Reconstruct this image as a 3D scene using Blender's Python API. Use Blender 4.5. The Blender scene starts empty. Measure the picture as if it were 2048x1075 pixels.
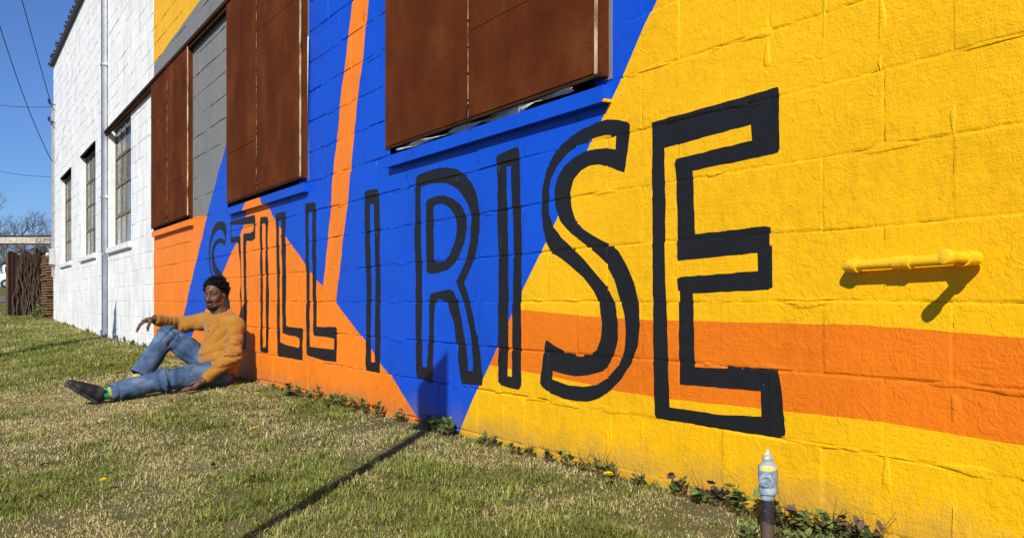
import bpy, bmesh, math, random
import numpy as np
from mathutils import Vector, Matrix
from mathutils.geometry import delaunay_2d_cdt
random.seed(7); rng = np.random.default_rng(7)
R = math.radians
scene = bpy.context.scene
col = scene.collection

# ---------------------------------------------------------------- camera
# wall plane is y = 0, the lawn side is y < 0; "s" is distance along the wall away from the camera foot (x = -s), "out" = -y
D, CAMZ, F, XC, HY = 2.09, 0.63, 1915.0, 1024.0, 603.0
NX, NZ = 0.8614, 0.5079
cam_d = bpy.data.cameras.new('camera')
cam = bpy.data.objects.new('camera', cam_d); col.objects.link(cam)
cam.location = (0, -D, CAMZ)
cam.rotation_euler = (R(90), 0, math.asin(NX))
cam_d.sensor_fit = 'HORIZONTAL'; cam_d.sensor_width = 36
cam_d.lens = 36 * F / 2048
cam_d.shift_y = (HY - 537.5) / 2048
cam_d.clip_start = 0.05; cam_d.clip_end = 3000
scene.camera = cam

# ---------------------------------------------------------------- sky and sun
SUN_A, SUN_E = R(46), R(34)                    # angle from the wall's normal, elevation
trav = Vector((-math.sin(SUN_A) * math.cos(SUN_E), math.cos(SUN_A) * math.cos(SUN_E), -math.sin(SUN_E)))
world = bpy.data.worlds.new('World'); scene.world = world
world.use_nodes = True
wn = world.node_tree.nodes; wl = world.node_tree.links
sky = wn.new('ShaderNodeTexSky'); sky.sky_type = 'NISHITA'; sky.sun_disc = False
sky.sun_elevation = SUN_E
to_sun = -trav
sky.sun_rotation = math.atan2(to_sun.x, to_sun.y)
sky.air_density = 1.0; sky.dust_density = 0.25; sky.ozone_density = 3.0; sky.altitude = 100
wn['Background'].inputs[1].default_value = 0.066
tint = wn.new('ShaderNodeMix'); tint.data_type = 'RGBA'; tint.blend_type = 'MULTIPLY'; tint.inputs[0].default_value = 1
tint.inputs[7].default_value = (.62, .87, 1.36, 1)     # clear deep-blue winter air
wl.new(sky.outputs[0], tint.inputs[6]); wl.new(tint.outputs[2], wn['Background'].inputs[0])
sun_d = bpy.data.lights.new('sun', 'SUN'); sun_d.energy = 5.0; sun_d.angle = R(0.53); sun_d.color = (1.0, 0.955, 0.88)
sun = bpy.data.objects.new('sun', sun_d); col.objects.link(sun)
sun.location = (0, -10, 15)
sun.rotation_euler = trav.to_track_quat('-Z', 'Y').to_euler()
vs = scene.view_settings
vs.view_transform = 'Standard'; vs.look = 'None'; vs.exposure = 0.30; vs.gamma = 1.0; vs.use_curve_mapping = False
scene.cycles.use_denoising = True
scene.cycles.max_bounces = 6

# ---------------------------------------------------------------- photo pixel -> place
def wall_pt(x, y, out=0.0):
    """pixel -> (s, z) on the plane `out` metres in front of the wall"""
    t = (x - XC) / F
    Z = (D - out) / (NX * t + NZ)
    return Z * (NX - NZ * t), (HY - y) / F * Z + CAMZ
def base_z(s):
    return np.interp(s, [-20, 0, 6, 8, 10, 12, 16, 19, 24, 28, 34, 45, 60, 90, 140],
                     [0, 0, -.002, .0, .035, .07, .084, .13, .215, .36, .54, .84, 1.25, 1.9, 2.3])
def gz(x, y):
    s = -np.asarray(x, float); o = np.maximum(-np.asarray(y, float), 0)
    sl = np.interp(s, [-5, 9, 13, 20, 26, 32], [.088, .09, .115, .07, .03, 0])
    f = np.where(o < 2, o, 2 + 1.2 * np.tanh((o - 2) / 1.2))
    bump = .010 * np.sin(1.7 * s + .6 * o) * np.sin(2.1 * o + .4 * s) * np.minimum(o, 1)
    return base_z(s) - sl * f + bump
def ground_px(x, y):
    """pixel -> point where that view ray meets the ground"""
    d = Vector(((x - XC) / F * NZ - NX, (x - XC) / F * NX + NZ, (HY - y) / F))
    o = Vector((0, -D, CAMZ)); k = 0.5
    while k < 200:
        p = o + d * k
        if p.z < float(gz(p.x, p.y)): return p
        k += 0.01 if k < 12 else 0.05
    return o + d * 60

def vnoise(x, y, f, seed):
    r = np.random.default_rng(seed); T = r.random((64, 64)); X = x * f; Y = y * f; i = np.floor(X).astype(int); j = np.floor(Y).astype(int); u = X - i; v = Y - j
    u = u * u * (3 - 2 * u); v = v * v * (3 - 2 * v); g = lambda a, b: T[a % 64, b % 64]
    return (g(i, j) * (1 - u) + g(i + 1, j) * u) * (1 - v) + (g(i, j + 1) * (1 - u) + g(i + 1, j + 1) * u) * v

# ---------------------------------------------------------------- materials
MATS = {}
class N:
    """tiny node-tree writer"""
    def __init__(s, name):
        s.m = bpy.data.materials.new(name); s.m.use_nodes = True
        s.t = s.m.node_tree; s.b = s.t.nodes['Principled BSDF']; MATS[name] = s.m
    def n(s, typ, **kw):
        nd = s.t.nodes.new('ShaderNode' + typ)
        for k, v in kw.items():
            if k in nd.inputs.keys() if isinstance(k, str) else False: pass
            setattr(nd, k, v)
        return nd
    def l(s, a, b): s.t.links.new(a, b)
    def pos(s):
        return s.n('NewGeometry').outputs['Position']
    def scaled(s, vec, sc):
        v = s.n('VectorMath', operation='MULTIPLY'); s.l(vec, v.inputs[0]); v.inputs[1].default_value = sc
        return v.outputs[0]
    def noise(s, vec, scale, detail=4, rough=.55, dist=0):
        nd = s.n('TexNoise'); s.l(vec, nd.inputs['Vector'])
        nd.inputs['Scale'].default_value = scale; nd.inputs['Detail'].default_value = detail
        nd.inputs['Roughness'].default_value = rough; nd.inputs['Distortion'].default_value = dist
        return nd.outputs['Fac']
    def math(s, op, a, b=None, clamp=False):
        nd = s.n('Math', operation=op); nd.use_clamp = clamp
        for i, v in enumerate((a, b)):
            if v is None: continue
            if isinstance(v, (int, float)): nd.inputs[i].default_value = v
            else: s.l(v, nd.inputs[i])
        return nd.outputs[0]
    def ramp(s, fac, stops):
        nd = s.n('ValToRGB'); s.l(fac, nd.inputs[0]); e = nd.color_ramp.elements
        while len(e) < len(stops): e.new(0.5)
        for i, (p, c) in enumerate(stops):
            e[i].position = p; e[i].color = (c, c, c, 1) if isinstance(c, (int, float)) else (*c, 1)
        return nd.outputs[0]
    def mix(s, fac, a, b, mode='MIX'):
        nd = s.n('Mix', data_type='RGBA', blend_type=mode)
        if isinstance(fac, (int, float)): nd.inputs[0].default_value = fac
        else: s.l(fac, nd.inputs[0])
        for i, v in ((6, a), (7, b)):
            if isinstance(v, tuple): nd.inputs[i].default_value = (*v, 1) if len(v) == 3 else v
            else: s.l(v, nd.inputs[i])
        return nd.outputs[2]
    def color(s, c):
        if isinstance(c, tuple): s.b.inputs['Base Color'].default_value = (*c, 1)
        else: s.l(c, s.b.inputs['Base Color'])
    def bump(s, h, strength, dist):
        nd = s.n('Bump'); nd.inputs['Strength'].default_value = strength; nd.inputs['Distance'].default_value = dist
        s.l(h, nd.inputs['Height']); s.l(nd.outputs[0], s.b.inputs['Normal'])
    def rough(s, v, spec=None):
        if isinstance(v, (int, float)): s.b.inputs['Roughness'].default_value = v
        else: s.l(v, s.b.inputs['Roughness'])
        if spec is not None: s.b.inputs['Specular IOR Level'].default_value = spec

def paint(name, c, rough=.5, bump=1.0, spec=.2, dirt=None):
    k = N(name); p = k.pos()
    v1 = k.noise(p, 1.7, 5, .6); v2 = k.noise(p, 22, 4, .6)
    f = k.math('ADD', k.math('MULTIPLY', v1, .6), k.math('MULTIPLY', v2, .4))
    lo = tuple(x * .84 for x in c); hi = tuple(min(.92, x * 1.10) for x in c)
    cc = k.ramp(f, [(.34, lo), (.5, c), (.68, hi)])
    if dirt:
        st = k.noise(k.scaled(p, (5, 5, .55)), 1.6, 6, .65)
        bl = k.noise(p, 2.6, 6, .7)
        m = k.math('MULTIPLY', k.ramp(st, [(.42, 0), (.66, 1)]), k.ramp(bl, [(.38, 0), (.60, 1)]))
        cc = k.mix(k.math('MULTIPLY', m, dirt[1]), cc, dirt[0])
        sp = k.noise(p, 9, 8, .75)
        cc = k.mix(k.ramp(sp, [(.63, 0), (.70, .55)]), cc, dirt[0])
    sz = k.n('SeparateXYZ'); k.l(p, sz.inputs[0])
    lvl = k.math('SUBTRACT', k.math('ADD', k.math('MULTIPLY', k.noise(p, 5, 5, .7), .30), k.math('MULTIPLY', k.noise(p, 60, 3, .7), .10)), sz.outputs[2])
    cc = k.mix(k.math('MULTIPLY', k.ramp(lvl, [(.06, 0), (.16, 1)]), .38), cc, (.20, .15, .08))        # rain-splashed soil
    if name == 'black_paint':
        fl = k.math('MULTIPLY', k.ramp(k.noise(p, 75, 3, .6), [(.70, 0), (.73, 1)]), k.ramp(k.noise(p, 3.5, 3), [(.5, 0), (.62, 1)]))
        cc = k.mix(k.math('MULTIPLY', fl, .5), cc, (.25, .26, .28))
    k.color(cc); k.rough(rough, spec)
    st = k.noise(p, 170, 3, .6); mid = k.noise(p, 52, 5, .62); big = k.noise(p, 7, 3, .55)
    n3 = k.noise(k.scaled(p, (7, 7, 120)), 1.0, 4, .65)                      # sideways brush drag
    dr = k.ramp(k.noise(k.scaled(p, (42, 42, 4.5)), 1.0, 2, .5, .7), [(.60, 0), (.635, 1), (.66, .3)])   # runs of paint
    tr_ = k.ramp(k.noise(k.scaled(p, (11, 11, 17)), 1.0, 3, .55, 1.2), [(.55, 0), (.575, 1)])             # trowelled skin edges
    sel = k.ramp(k.noise(p, 2.4, 2), [(.42, 0), (.60, 1)])
    sel2 = k.ramp(k.noise(k.scaled(p, (1, 1, 1)), 3.1, 2, .5, .4), [(.50, 0), (.62, 1)])
    h = k.math('ADD', k.math('MULTIPLY', st, .26), k.math('MULTIPLY', mid, .42))
    h = k.math('ADD', h, k.math('MULTIPLY', k.math('MULTIPLY', n3, sel), .26))
    h = k.math('ADD', h, k.math('MULTIPLY', k.math('MULTIPLY', dr, sel2), .06))
    h = k.math('ADD', h, k.math('MULTIPLY', k.math('MULTIPLY', tr_, k.math('SUBTRACT', 1, sel)), .10))
    h = k.math('ADD', h, k.math('MULTIPLY', big, .6))
    k.bump(h, .8, .0085 * bump)
    return k.m
PAINT = ['yellow_paint', 'orange_paint', 'band_orange_paint', 'blue_paint', 'grey_paint', 'black_paint', 'white_paint']
paint('yellow_paint', (.80, .420, .003), .5)
paint('orange_paint', (.82, .205, .010), .5, .7)
paint('band_orange_paint', (.72, .165, .006), .5)
paint('blue_paint', (.004, .070, .52), .42, .6)
paint('grey_paint', (.19, .19, .175), .55, .5)
paint('black_paint', (.012, .0122, .0135), .5, .7, .22)
paint('white_paint', (.80, .795, .77), .6, .45, .3, ((.40, .39, .37), .6))

def simple(name, c, rough=.6, spec=.4, metal=0, var=.12, scale=8, bump=0, bscale=40):
    k = N(name); p = k.n('TexCoord').outputs['Object']
    f = k.noise(p, scale, 5, .6)
    k.color(k.ramp(f, [(.3, tuple(x * (1 - var) for x in c)), (.7, tuple(min(.95, x * (1 + var)) for x in c))]))
    k.rough(rough, spec); k.b.inputs['Metallic'].default_value = metal
    if bump: k.bump(k.noise(p, bscale, 4, .6), .6, bump)
    return k.m

def rust(name, a, b, c):
    k = N(name); p = k.pos()
    st = k.noise(k.scaled(p, (5, 5, .45)), 1.0, 4, .55); bl = k.noise(p, 2.6, 6, .68); fine = k.noise(p, 130, 4, .7)
    f = k.math('ADD', k.math('MULTIPLY', st, .18), k.math('ADD', k.math('MULTIPLY', bl, .5), k.math('MULTIPLY', fine, .32)))
    k.color(k.ramp(f, [(.36, a), (.52, b), (.68, c)]))
    k.rough(k.ramp(fine, [(.3, .75), (.7, .95)]), .06)
    k.bump(fine, .4, .0012)
rust('rust_sheet', (.050, .0115, .0032), (.100, .0250, .0062), (.165, .050, .013))
rust('rust_dark', (.022, .011, .007), (.045, .018, .010), (.08, .034, .018))
rust('rust_fence', (.018, .010, .008), (.034, .017, .012), (.055, .028, .018))
k = N('lit_rust_edge'); p = k.pos()  # rust with the pale tan of a sunlit edge put into its colour
k.color(k.ramp(k.noise(k.scaled(p, (20, 20, 5)), 1.0, 5, .65), [(.38, (.13, .045, .015)), (.50, (.42, .29, .16)), (.66, (.62, .50, .34))])); k.rough(.7, .2)
k = N('lit_rust_seam'); p = k.pos()  # tan in the ramp stands for the lit edge along the sheet seam
k.color(k.ramp(k.noise(k.scaled(p, (20, 20, 9)), 1.0, 5, .7), [(.44, (.10, .03, .01)), (.55, (.34, .20, .10)), (.70, (.50, .36, .22))])); k.rough(.8, .1)
simple('white_trim', (.72, .72, .70), .5, .3)
simple('sash_paint', (.17, .14, .075), .6, .3, var=.35, scale=20)
simple('dark_void', (.012, .012, .013), .9, .1)
simple('plastic_sheet', (.50, .50, .48), .45, .4, var=.2, scale=30, bump=.004)
simple('gas_yellow', (.80, .44, .010), .35, .5, var=.08, scale=60, bump=.0015, bscale=120)
simple('roof_metal', (.035, .030, .028), .6, .4, var=.3)
simple('galvanised', (.30, .31, .32), .45, .5, metal=.5, var=.2)
simple('wire_black', (.012, .013, .016), .6, .3)
simple('pole_wood', (.12, .085, .055), .85, .2, var=.35, scale=5, bump=.004)
simple('board_wood', (.19, .105, .05), .8, .2, var=.4, scale=14)
simple('twig_dry', (.13, .085, .05), .9, .1, var=.3, scale=20)
simple('bark', (.085, .072, .062), .9, .2, var=.3, scale=6)
simple('dirt_brown', (.10, .055, .035), .9, .2, var=.4, scale=30)
simple('asphalt', (.16, .155, .145), .9, .2, var=.15, scale=3)
simple('truck_white', (.75, .75, .74), .35, .5, var=.04)
simple('tyre_black', (.012, .012, .012), .8, .3)
simple('truck_glass', (.02, .03, .035), .1, .6)
simple('sign_face', (.42, .37, .30), .8, .2, var=.35, scale=9)
simple('sign_ink', (.14, .115, .09), .85, .2, var=.3, scale=12)
simple('meter_grey', (.42, .43, .43), .5, .4)

# ---------------------------------------------------------------- mesh helpers
def link(o, parent=None):
    col.objects.link(o)
    if parent is not None:
        o.parent = parent
        o.matrix_parent_inverse = Matrix.Identity(4)
    return o
def mesh(name, verts, faces, mats=None, midx=None, smooth=False):
    me = bpy.data.meshes.new(name)
    me.from_pydata([tuple(v) for v in verts], [], [tuple(f) for f in faces])
    for m in (mats or []): me.materials.append(MATS[m] if isinstance(m, str) else m)
    if midx is not None: me.polygons.foreach_set('material_index', np.asarray(midx, np.int32))
    if smooth: me.polygons.foreach_set('use_smooth', np.ones(len(me.polygons), bool))
    me.update()
    return me
def obj(name, me, parent=None, loc=(0, 0, 0)):
    o = bpy.data.objects.new(name, me); o.location = loc
    return link(o, parent)
def empty(name, loc=(0, 0, 0), parent=None):
    o = bpy.data.objects.new(name, None); o.location = loc; o.empty_display_size = .2
    return link(o, parent)
def tag(o, label=None, cat=None, group=None, kind=None):
    if label: o['label'] = label
    if cat: o['category'] = cat
    if group: o['group'] = group
    if kind: o['kind'] = kind
    return o
class MB:
    """collects boxes, prisms and tubes, then becomes ONE mesh object"""
    def __init__(s): s.v = []; s.f = []; s.mi = []; s.cur = 0
    def add(s, vs, fs):
        o = len(s.v); s.v += [tuple(v) for v in vs]; s.f += [tuple(i + o for i in f) for f in fs]; s.mi += [s.cur] * len(fs)
    def box(s, x0, x1, y0, y1, z0, z1, bev=0):
        if bev <= 0:
            vs = [(x, y, z) for x in (x0, x1) for y in (y0, y1) for z in (z0, z1)]
            s.add(vs, [(0, 1, 3, 2), (4, 6, 7, 5), (0, 4, 5, 1), (2, 3, 7, 6), (0, 2, 6, 4), (1, 5, 7, 3)]); return
        bm = bmesh.new(); bmesh.ops.create_cube(bm, size=1)
        for v in bm.verts:
            v.co = Vector(((x0 + x1) / 2 + v.co.x * (x1 - x0), (y0 + y1) / 2 + v.co.y * (y1 - y0), (z0 + z1) / 2 + v.co.z * (z1 - z0)))
        bmesh.ops.bevel(bm, geom=list(bm.edges), offset=bev, segments=2, affect='EDGES')
        bm.verts.index_update(); s.add([v.co[:] for v in bm.verts], [[v.index for v in f.verts] for f in bm.faces]); bm.free()
    def tube(s, pts, rad, n=10, cap=True):
        pts = [Vector(p) for p in pts]; rr = rad if isinstance(rad, (list, tuple)) else [rad] * len(pts)
        vs = []; prev = None
        for i, p in enumerate(pts):
            t = (pts[min(i + 1, len(pts) - 1)] - pts[max(i - 1, 0)]).normalized()
            if prev is None:
                a = t.orthogonal().normalized()
            else:
                a = (prev - t * prev.dot(t)); a = a.normalized() if a.length > 1e-6 else t.orthogonal().normalized()
            b = t.cross(a); prev = a
            for j in range(n):
                an = 2 * math.pi * j / n
                vs.append(p + (a * math.cos(an) + b * math.sin(an)) * rr[i])
        fs = [(i * n + j, i * n + (j + 1) % n, (i + 1) * n + (j + 1) % n, (i + 1) * n + j) for i in range(len(pts) - 1) for j in range(n)]
        if cap:
            fs.append(tuple(range(n))[::-1]); fs.append(tuple((len(pts) - 1) * n + j for j in range(n)))
        s.add(vs, fs)
    def lathe(s, base, axis, prof, n=16):
        """prof = [(radius, height)...] along axis from base"""
        ax = Vector(axis).normalized(); a = ax.orthogonal().normalized(); b = ax.cross(a); base = Vector(base)
        vs = [base + ax * h + (a * math.cos(2 * math.pi * j / n) + b * math.sin(2 * math.pi * j / n)) * r for r, h in prof for j in range(n)]
        fs = [(i * n + j, i * n + (j + 1) % n, (i + 1) * n + (j + 1) % n, (i + 1) * n + j) for i in range(len(prof) - 1) for j in range(n)]
        fs += [tuple(range(n))[::-1], tuple((len(prof) - 1) * n + j for j in range(n))]
        s.add(vs, fs)
    def build(s, name, mats, parent=None, smooth=False, loc=(0, 0, 0)):
        L = Vector(loc); mats = [mats] if isinstance(mats, str) else mats
        me = mesh(name, [Vector(v) - L for v in s.v], s.f, mats, s.mi, smooth)
        bm = bmesh.new(); bm.from_mesh(me); bmesh.ops.recalc_face_normals(bm, faces=bm.faces); bm.to_mesh(me); bm.free()
        if smooth:
            me.set_sharp_from_angle(angle=R(42))
        return obj(name, me, parent, loc)

# ================================================================ ground
def make_ground():
    xs = np.concatenate([np.linspace(-900, -150, 16), np.linspace(-140, -45, 30), np.linspace(-44, 8, 209), np.linspace(9, 60, 18), np.linspace(80, 700, 12)])
    ys = np.concatenate([np.linspace(-800, -60, 14), np.linspace(-55, -12, 30), np.linspace(-11.75, 0.25, 97), np.linspace(1, 40, 14), np.linspace(60, 800, 12)])
    X, Y = np.meshgrid(xs, ys, indexing='ij'); Zv = gz(X, Y)
    nx, ny = X.shape
    idx = np.arange(nx * ny).reshape(nx, ny)
    q = np.stack([idx[:-1, :-1], idx[1:, :-1], idx[1:, 1:], idx[:-1, 1:]], -1).reshape(-1, 4)
    k = N('lawn_soil'); p = k.pos()
    a = k.noise(p, 1.1, 5, .6); b = k.noise(p, 28, 5, .65); c = k.noise(p, 160, 3, .7)
    f = k.math('ADD', k.math('MULTIPLY', a, .5), k.math('ADD', k.math('MULTIPLY', b, .3), k.math('MULTIPLY', c, .2)))
    k.color(k.ramp(f, [(.36, (.075, .076, .022)), (.5, (.145, .130, .050)), (.64, (.23, .19, .092))])); k.rough(.95, .1)
    k.bump(k.math('ADD', b, c), .8, .02)
    o = obj('ground', mesh('ground', np.stack([X, Y, Zv], -1).reshape(-1, 3), q, ['lawn_soil'], smooth=True))
    tag(o, kind='structure')
make_ground()

def make_road():
    # a pale street crossing beyond the lawn
    vs = []; fs = []
    ys = np.linspace(-60, 40, 41)
    for i, y in enumerate(ys):
        for x in (-36.5, -40, -44.5):
            vs.append((x - .08 * y, y, float(gz(x - .08 * y, y)) + .02))
    for i in range(40):
        for j in range(2): a = i * 3 + j; fs.append((a, a + 1, a + 4, a + 3))
    o = obj('road', mesh('road', vs, fs, ['asphalt'])); tag(o, kind='structure')
make_road()

# ================================================================ painted block wall
def tr(x0, y0, sc, pts): return [(x0 + x / sc, y0 + y / sc) for x, y in pts]
cA = lambda *p: tr(400, 390, 5.973, p)
cB = lambda *p: tr(400, 570, 5.973, p)
cC = lambda *p: tr(700, 320, 4.479, p)
cD = lambda *p: tr(700, 550, 4.479, p)
cE = lambda *p: tr(970, 220, 3.584, p)
cF = lambda *p: tr(970, 510, 3.584, p)
cG = lambda *p: tr(1280, 160, 2.9875, p)
cH = lambda *p: tr(1280, 520, 2.9875, p)
LETTERS = {
 'S': [cA((300,615),(318,460),(315,355),(290,320),(240,308),(190,330),(150,400),(120,520),(107,650),(108,780),(120,900),(150,1000),(205,1090)) +
       cB((225,80),(262,170),(275,270),(262,360),(225,390),(160,330),(120,300),(112,400),(108,520),(160,600),(235,640),(310,600),(350,500),(362,330),(350,170),(320,60)) +
       cA((330,1075),(300,1000),(265,940),(230,900),(190,840),(172,760),(172,680),(190,610),(225,572),(270,578)),
       cA((205,425),(165,480),(138,570),(125,670),(123,780),(133,880),(155,970),(190,1060),(215,1040),(185,960),(155,890),(140,800),(137,700),(150,620),(175,560),(215,518),(260,512),(300,545),(293,480),(275,432),(240,410))],
 'T': [cA((360,320),(655,240),(662,300),(662,520),(625,552),(555,550),(550,600),(555,1075)) + cB((565,200),(560,500),(553,765),(480,760),(488,400),(475,100)) + cA((490,1075),(480,800),(460,680),(460,590),(440,565),(370,575),(365,460)),
       cA((372,362),(640,345),(640,430),(600,455),(520,465),(515,500),(520,800),(525,1075)) + cB((530,100),(527,690),(503,690),(500,400),(497,0)) + cA((493,1060),(487,700),(482,490),(375,500))],
 'I': [cA((720,275),(735,265),(805,258),(815,300),(810,420),(812,640),(820,900)) + cB((822,0),(825,200),(822,500),(818,800),(805,808),(770,805),(725,790),(722,500),(725,0)) + cA((722,700),(715,450)),
       cA((745,350),(765,340),(780,360),(780,560),(783,640),(783,900)) + cB((790,0),(785,200),(787,500),(783,740),(752,745),(750,500),(752,200),(757,0)) + cA((752,800),(750,600))],
 'L': [cA((905,225),(925,212),(1015,195),(1022,210),(1018,500),(1025,700)) + cB((1028,0),(1030,480),(1060,495),(1225,512),(1228,530),(1222,895),(1190,900),(1120,890),(1060,860),(930,835),(922,800),(918,400),(920,0)) + cA((910,600)),
       cA((940,295),(965,300),(970,600)) + cB((980,0),(985,400),(985,570),(1060,600),(1150,612),(1185,640),(1190,700),(1180,750),(1030,715),(955,680),(953,400),(955,0)) + cA((945,600))],
 'L2': [cA((1258,110),(1275,95),(1375,80),(1385,95),(1385,500)) + cB((1388,0),(1392,495),(1625,500),(1640,520),(1640,700),(1630,920),(1580,915),(1490,900),(1280,835),(1270,800),(1268,300),(1270,0)) + cA((1258,600)),
        cA((1297,215),(1335,205),(1337,600)) + cB((1345,0),(1350,300),(1348,570),(1365,602),(1500,615),(1605,640),(1602,770),(1450,745),(1312,728),(1308,400),(1310,0)) + cA((1298,600))],
 'I2': [cC((135,285),(150,270),(240,255),(252,262),(262,350),(268,700)) + cD((270,0),(270,500),(265,875),(250,880),(215,862),(145,855),(137,800),(145,500),(145,0)) + cC((133,700),(132,350)),
        cC((180,395),(210,390),(215,600)) + cD((228,0),(222,400),(222,780),(188,780),(187,400),(190,0)) + cC((180,600))],
 'R': [cC((583,400),(585,200),(590,150),(610,130),(700,90),(790,65),(880,62),(950,75),(1030,125),(1100,215),(1145,330),(1160,450),(1158,640),(1130,830),(1080,960)) + cD((1050,0),(1020,60),(1055,160),(1090,290),(1140,530),(1165,680),(1192,900),(1185,985),(1100,980),(1005,970),(990,900),(965,680),(935,430),(880,260),(830,215),(795,208),(760,240),(752,320),(748,550),(740,960),(725,970),(600,920),(588,860),(588,500),(590,0)) + cC((582,700)),
       cC((635,245),(720,215),(860,208),(930,235),(990,290),(1050,380),(1080,460),(1085,540),(1075,720),(1040,880),(990,1000)) + cD((950,50),(985,150),(1040,300),(1085,520),(1105,760),(1100,850),(1060,848),(1045,650),(1010,420),(970,240),(930,140),(890,118),(840,130),(760,145),(715,165),(705,220),(708,500),(695,640),(690,825),(645,820),(640,640),(645,300),(648,0)) + cC((640,700),(632,400)),
       cC((680,380),(700,355),(780,325),(850,318),(930,345),(1000,410),(1040,500),(1045,600),(1020,740),(960,900),(880,980),(780,1012),(700,1015),(685,990),(685,700)),
       cC((752,425),(780,400),(840,395),(900,430),(945,500),(955,600),(940,720),(890,850),(840,905),(790,920),(755,915),(752,700))],
 'I3': [cE((82,340),(95,325),(200,280),(240,270),(248,290),(250,400),(255,600),(262,900)) + cF((262,0),(260,400),(262,930),(245,962),(180,950),(105,925),(95,900),(92,400),(95,0)) + cE((85,800),(92,560),(85,400)),
        cE((155,410),(188,405),(192,600),(202,900)) + cF((205,0),(198,300),(195,600),(195,865),(163,860),(168,600),(165,0)) + cE((160,700))],
 'S2': [cE((1000,450),(1010,400),(1025,280),(1042,110),(1030,90),(960,72),(880,65),(800,85),(700,130),(620,185),(550,250),(490,330),(440,440),(412,560),(405,700),(415,840),(440,950),(480,1030)) +
        cF((515,5),(600,70),(700,160),(780,260),(825,360),(840,480),(830,600),(800,680),(740,718),(680,728),(600,705),(500,645),(440,602),(430,620),(415,740),(395,910),(410,940),(470,990),(560,1028),(650,1045),(730,1050),(820,1025),(900,975),(980,890),(1050,780),(1095,650),(1112,500),(1105,340),(1070,190),(1010,60)) +
        cE((960,1015),(880,960),(780,910),(700,860),(650,800),(620,700),(615,600),(640,500),(690,440),(750,405),(820,395),(900,412)),
        cE((940,180),(938,282),(870,275),(790,285),(720,300),(640,345),(570,410),(520,500),(500,600),(505,690),(540,800),(620,895),(700,960),(780,1020)) +
        cF((810,5),(870,60),(930,180),(970,320),(1000,420),(1010,550),(1000,680),(960,790),(880,880),(800,930),(700,945),(600,935),(480,888),(485,828),(560,852),(640,870),(740,862),(840,835),(890,790),(930,700),(955,600),(955,480),(935,340),(880,230),(800,140),(710,38)) +
        cE((620,990),(550,920),(490,840),(460,740),(455,620),(475,500),(520,410),(600,310),(700,240),(790,200),(870,180))],
 'E': [cG((72,255),(820,42),(825,60),(830,410),(820,435),(780,448),(315,545),(330,925),(740,875),(778,880),(785,1060)) + cH((790,160),(775,178),(315,195),(325,638),(820,665),(832,680),(845,750),(870,1025),(865,1055),(800,1050),(600,1025),(400,1000),(250,968),(100,945),(90,920),(80,600),(78,0)) + cG((72,600)),
       cG((145,403),(660,265),(667,360),(215,470),(205,500),(215,600),(222,900),(222,1060)) + cH((228,8)) + cG((400,1065),(700,1035)) + cH((703,65),(230,100),(222,115),(230,190),(235,600),(245,745),(722,785),(725,935),(480,925),(180,880),(178,800),(160,300),(150,0)) + cG((150,700))],
}
ORANGE_R = [(525,372),(503.8,396.7),(493.8,418.5),(487.9,449.4),(473.7,485.4),(462,507),(452,530.6),(446,545),(414.6,613),(381,678),(340,760),(320,800),(320,1000),(890,1000),(870,880),(852,851),(832,829),(812,798),(786,755),(761,727.6),(729.6,679),(672,604.6),(681,528),(688.6,458),(696.6,400),(700,353),(708,275),(713,223),(718,178),(728,93),(737.5,0),(752,-140),(880,-1400),(855,-1400),(722,-140),(705,0),(693,108),(682,193),(676,260),(667,334.6),(663.7,390),(661,428.5),(654.5,490.5),(649.5,540.7),(645.6,571.4),(634,559),(611,529),(584,492),(570.8,472),(545.7,431.9),(540.6,420),(531.4,405)]
ORANGE_L = [(296,454),(387,434),(414.6,430),(366,633.6),(352,690),(325,820),(296,820)]
GREY = [(296,454),(387,434),(414.6,430),(450,297),(500,100),(560,-160),(660,-560),(760,-1000),(296,-1000)]
YTRI = [(296,146),(307.7,129.5),(400.6,0),(520,-166),(700,-416),(780,-560),(780,-1000),(296,-1000)]
YELLOW_EDGE = [(880,950),(918,864),(949,791.8),(968.7,750.8),(988,707),(1044.5,580),(1113,442),(1182,284),(1244,158),(1264,111),(1288,53),(1312.6,0),(1400,-200),(1500,-430),(2700,-3200)]
YELLOW = YELLOW_EDGE + [(3600,-3200),(3600,2600),(880,1400)]
BAND = [(960,610),(1044.5,618.5),(1196,633.5),(1311,640),(1540,645),(1734,651),(1864,660),(2048,676.5),(2500,720),(3100,780),(3100,1050),(2500,955),(2048,889),(1880,863),(1722,840),(1570,823),(1519,817),(1340,798),(1237,783),(1072,745),(979,728),(940,720)]

def rag(poly, amp, step):
    """hand-painted edge: subdivide and wobble"""
    out = []
    for (a, b), (c, d) in zip(poly, poly[1:] + poly[:1]):
        L = math.hypot(c - a, d - b); n = max(1, min(60, int(L / step)))
        for i in range(n):
            t = i / n; j = 0 if i == 0 else amp
            out.append((a + (c - a) * t + random.uniform(-j, j), b + (d - b) * t + random.uniform(-j, j)))
    return out
def to_wall(poly): return np.array([wall_pt(*p) for p in poly])
P_BLACK = [[to_wall(rag(c, .8, 13)) for c in v] for v in LETTERS.values()]
P_OR = to_wall(rag(ORANGE_R, .9, 16)); P_OL = to_wall(rag(ORANGE_L, .5, 16)); P_GR = to_wall(rag(GREY, .5, 18)); P_YT = to_wall(rag(YTRI, .5, 18))
P_YE = to_wall(YELLOW); P_BA = to_wall(rag(BAND, .9, 30))
S_WHITE = wall_pt(307.5, 500)[0]
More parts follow.
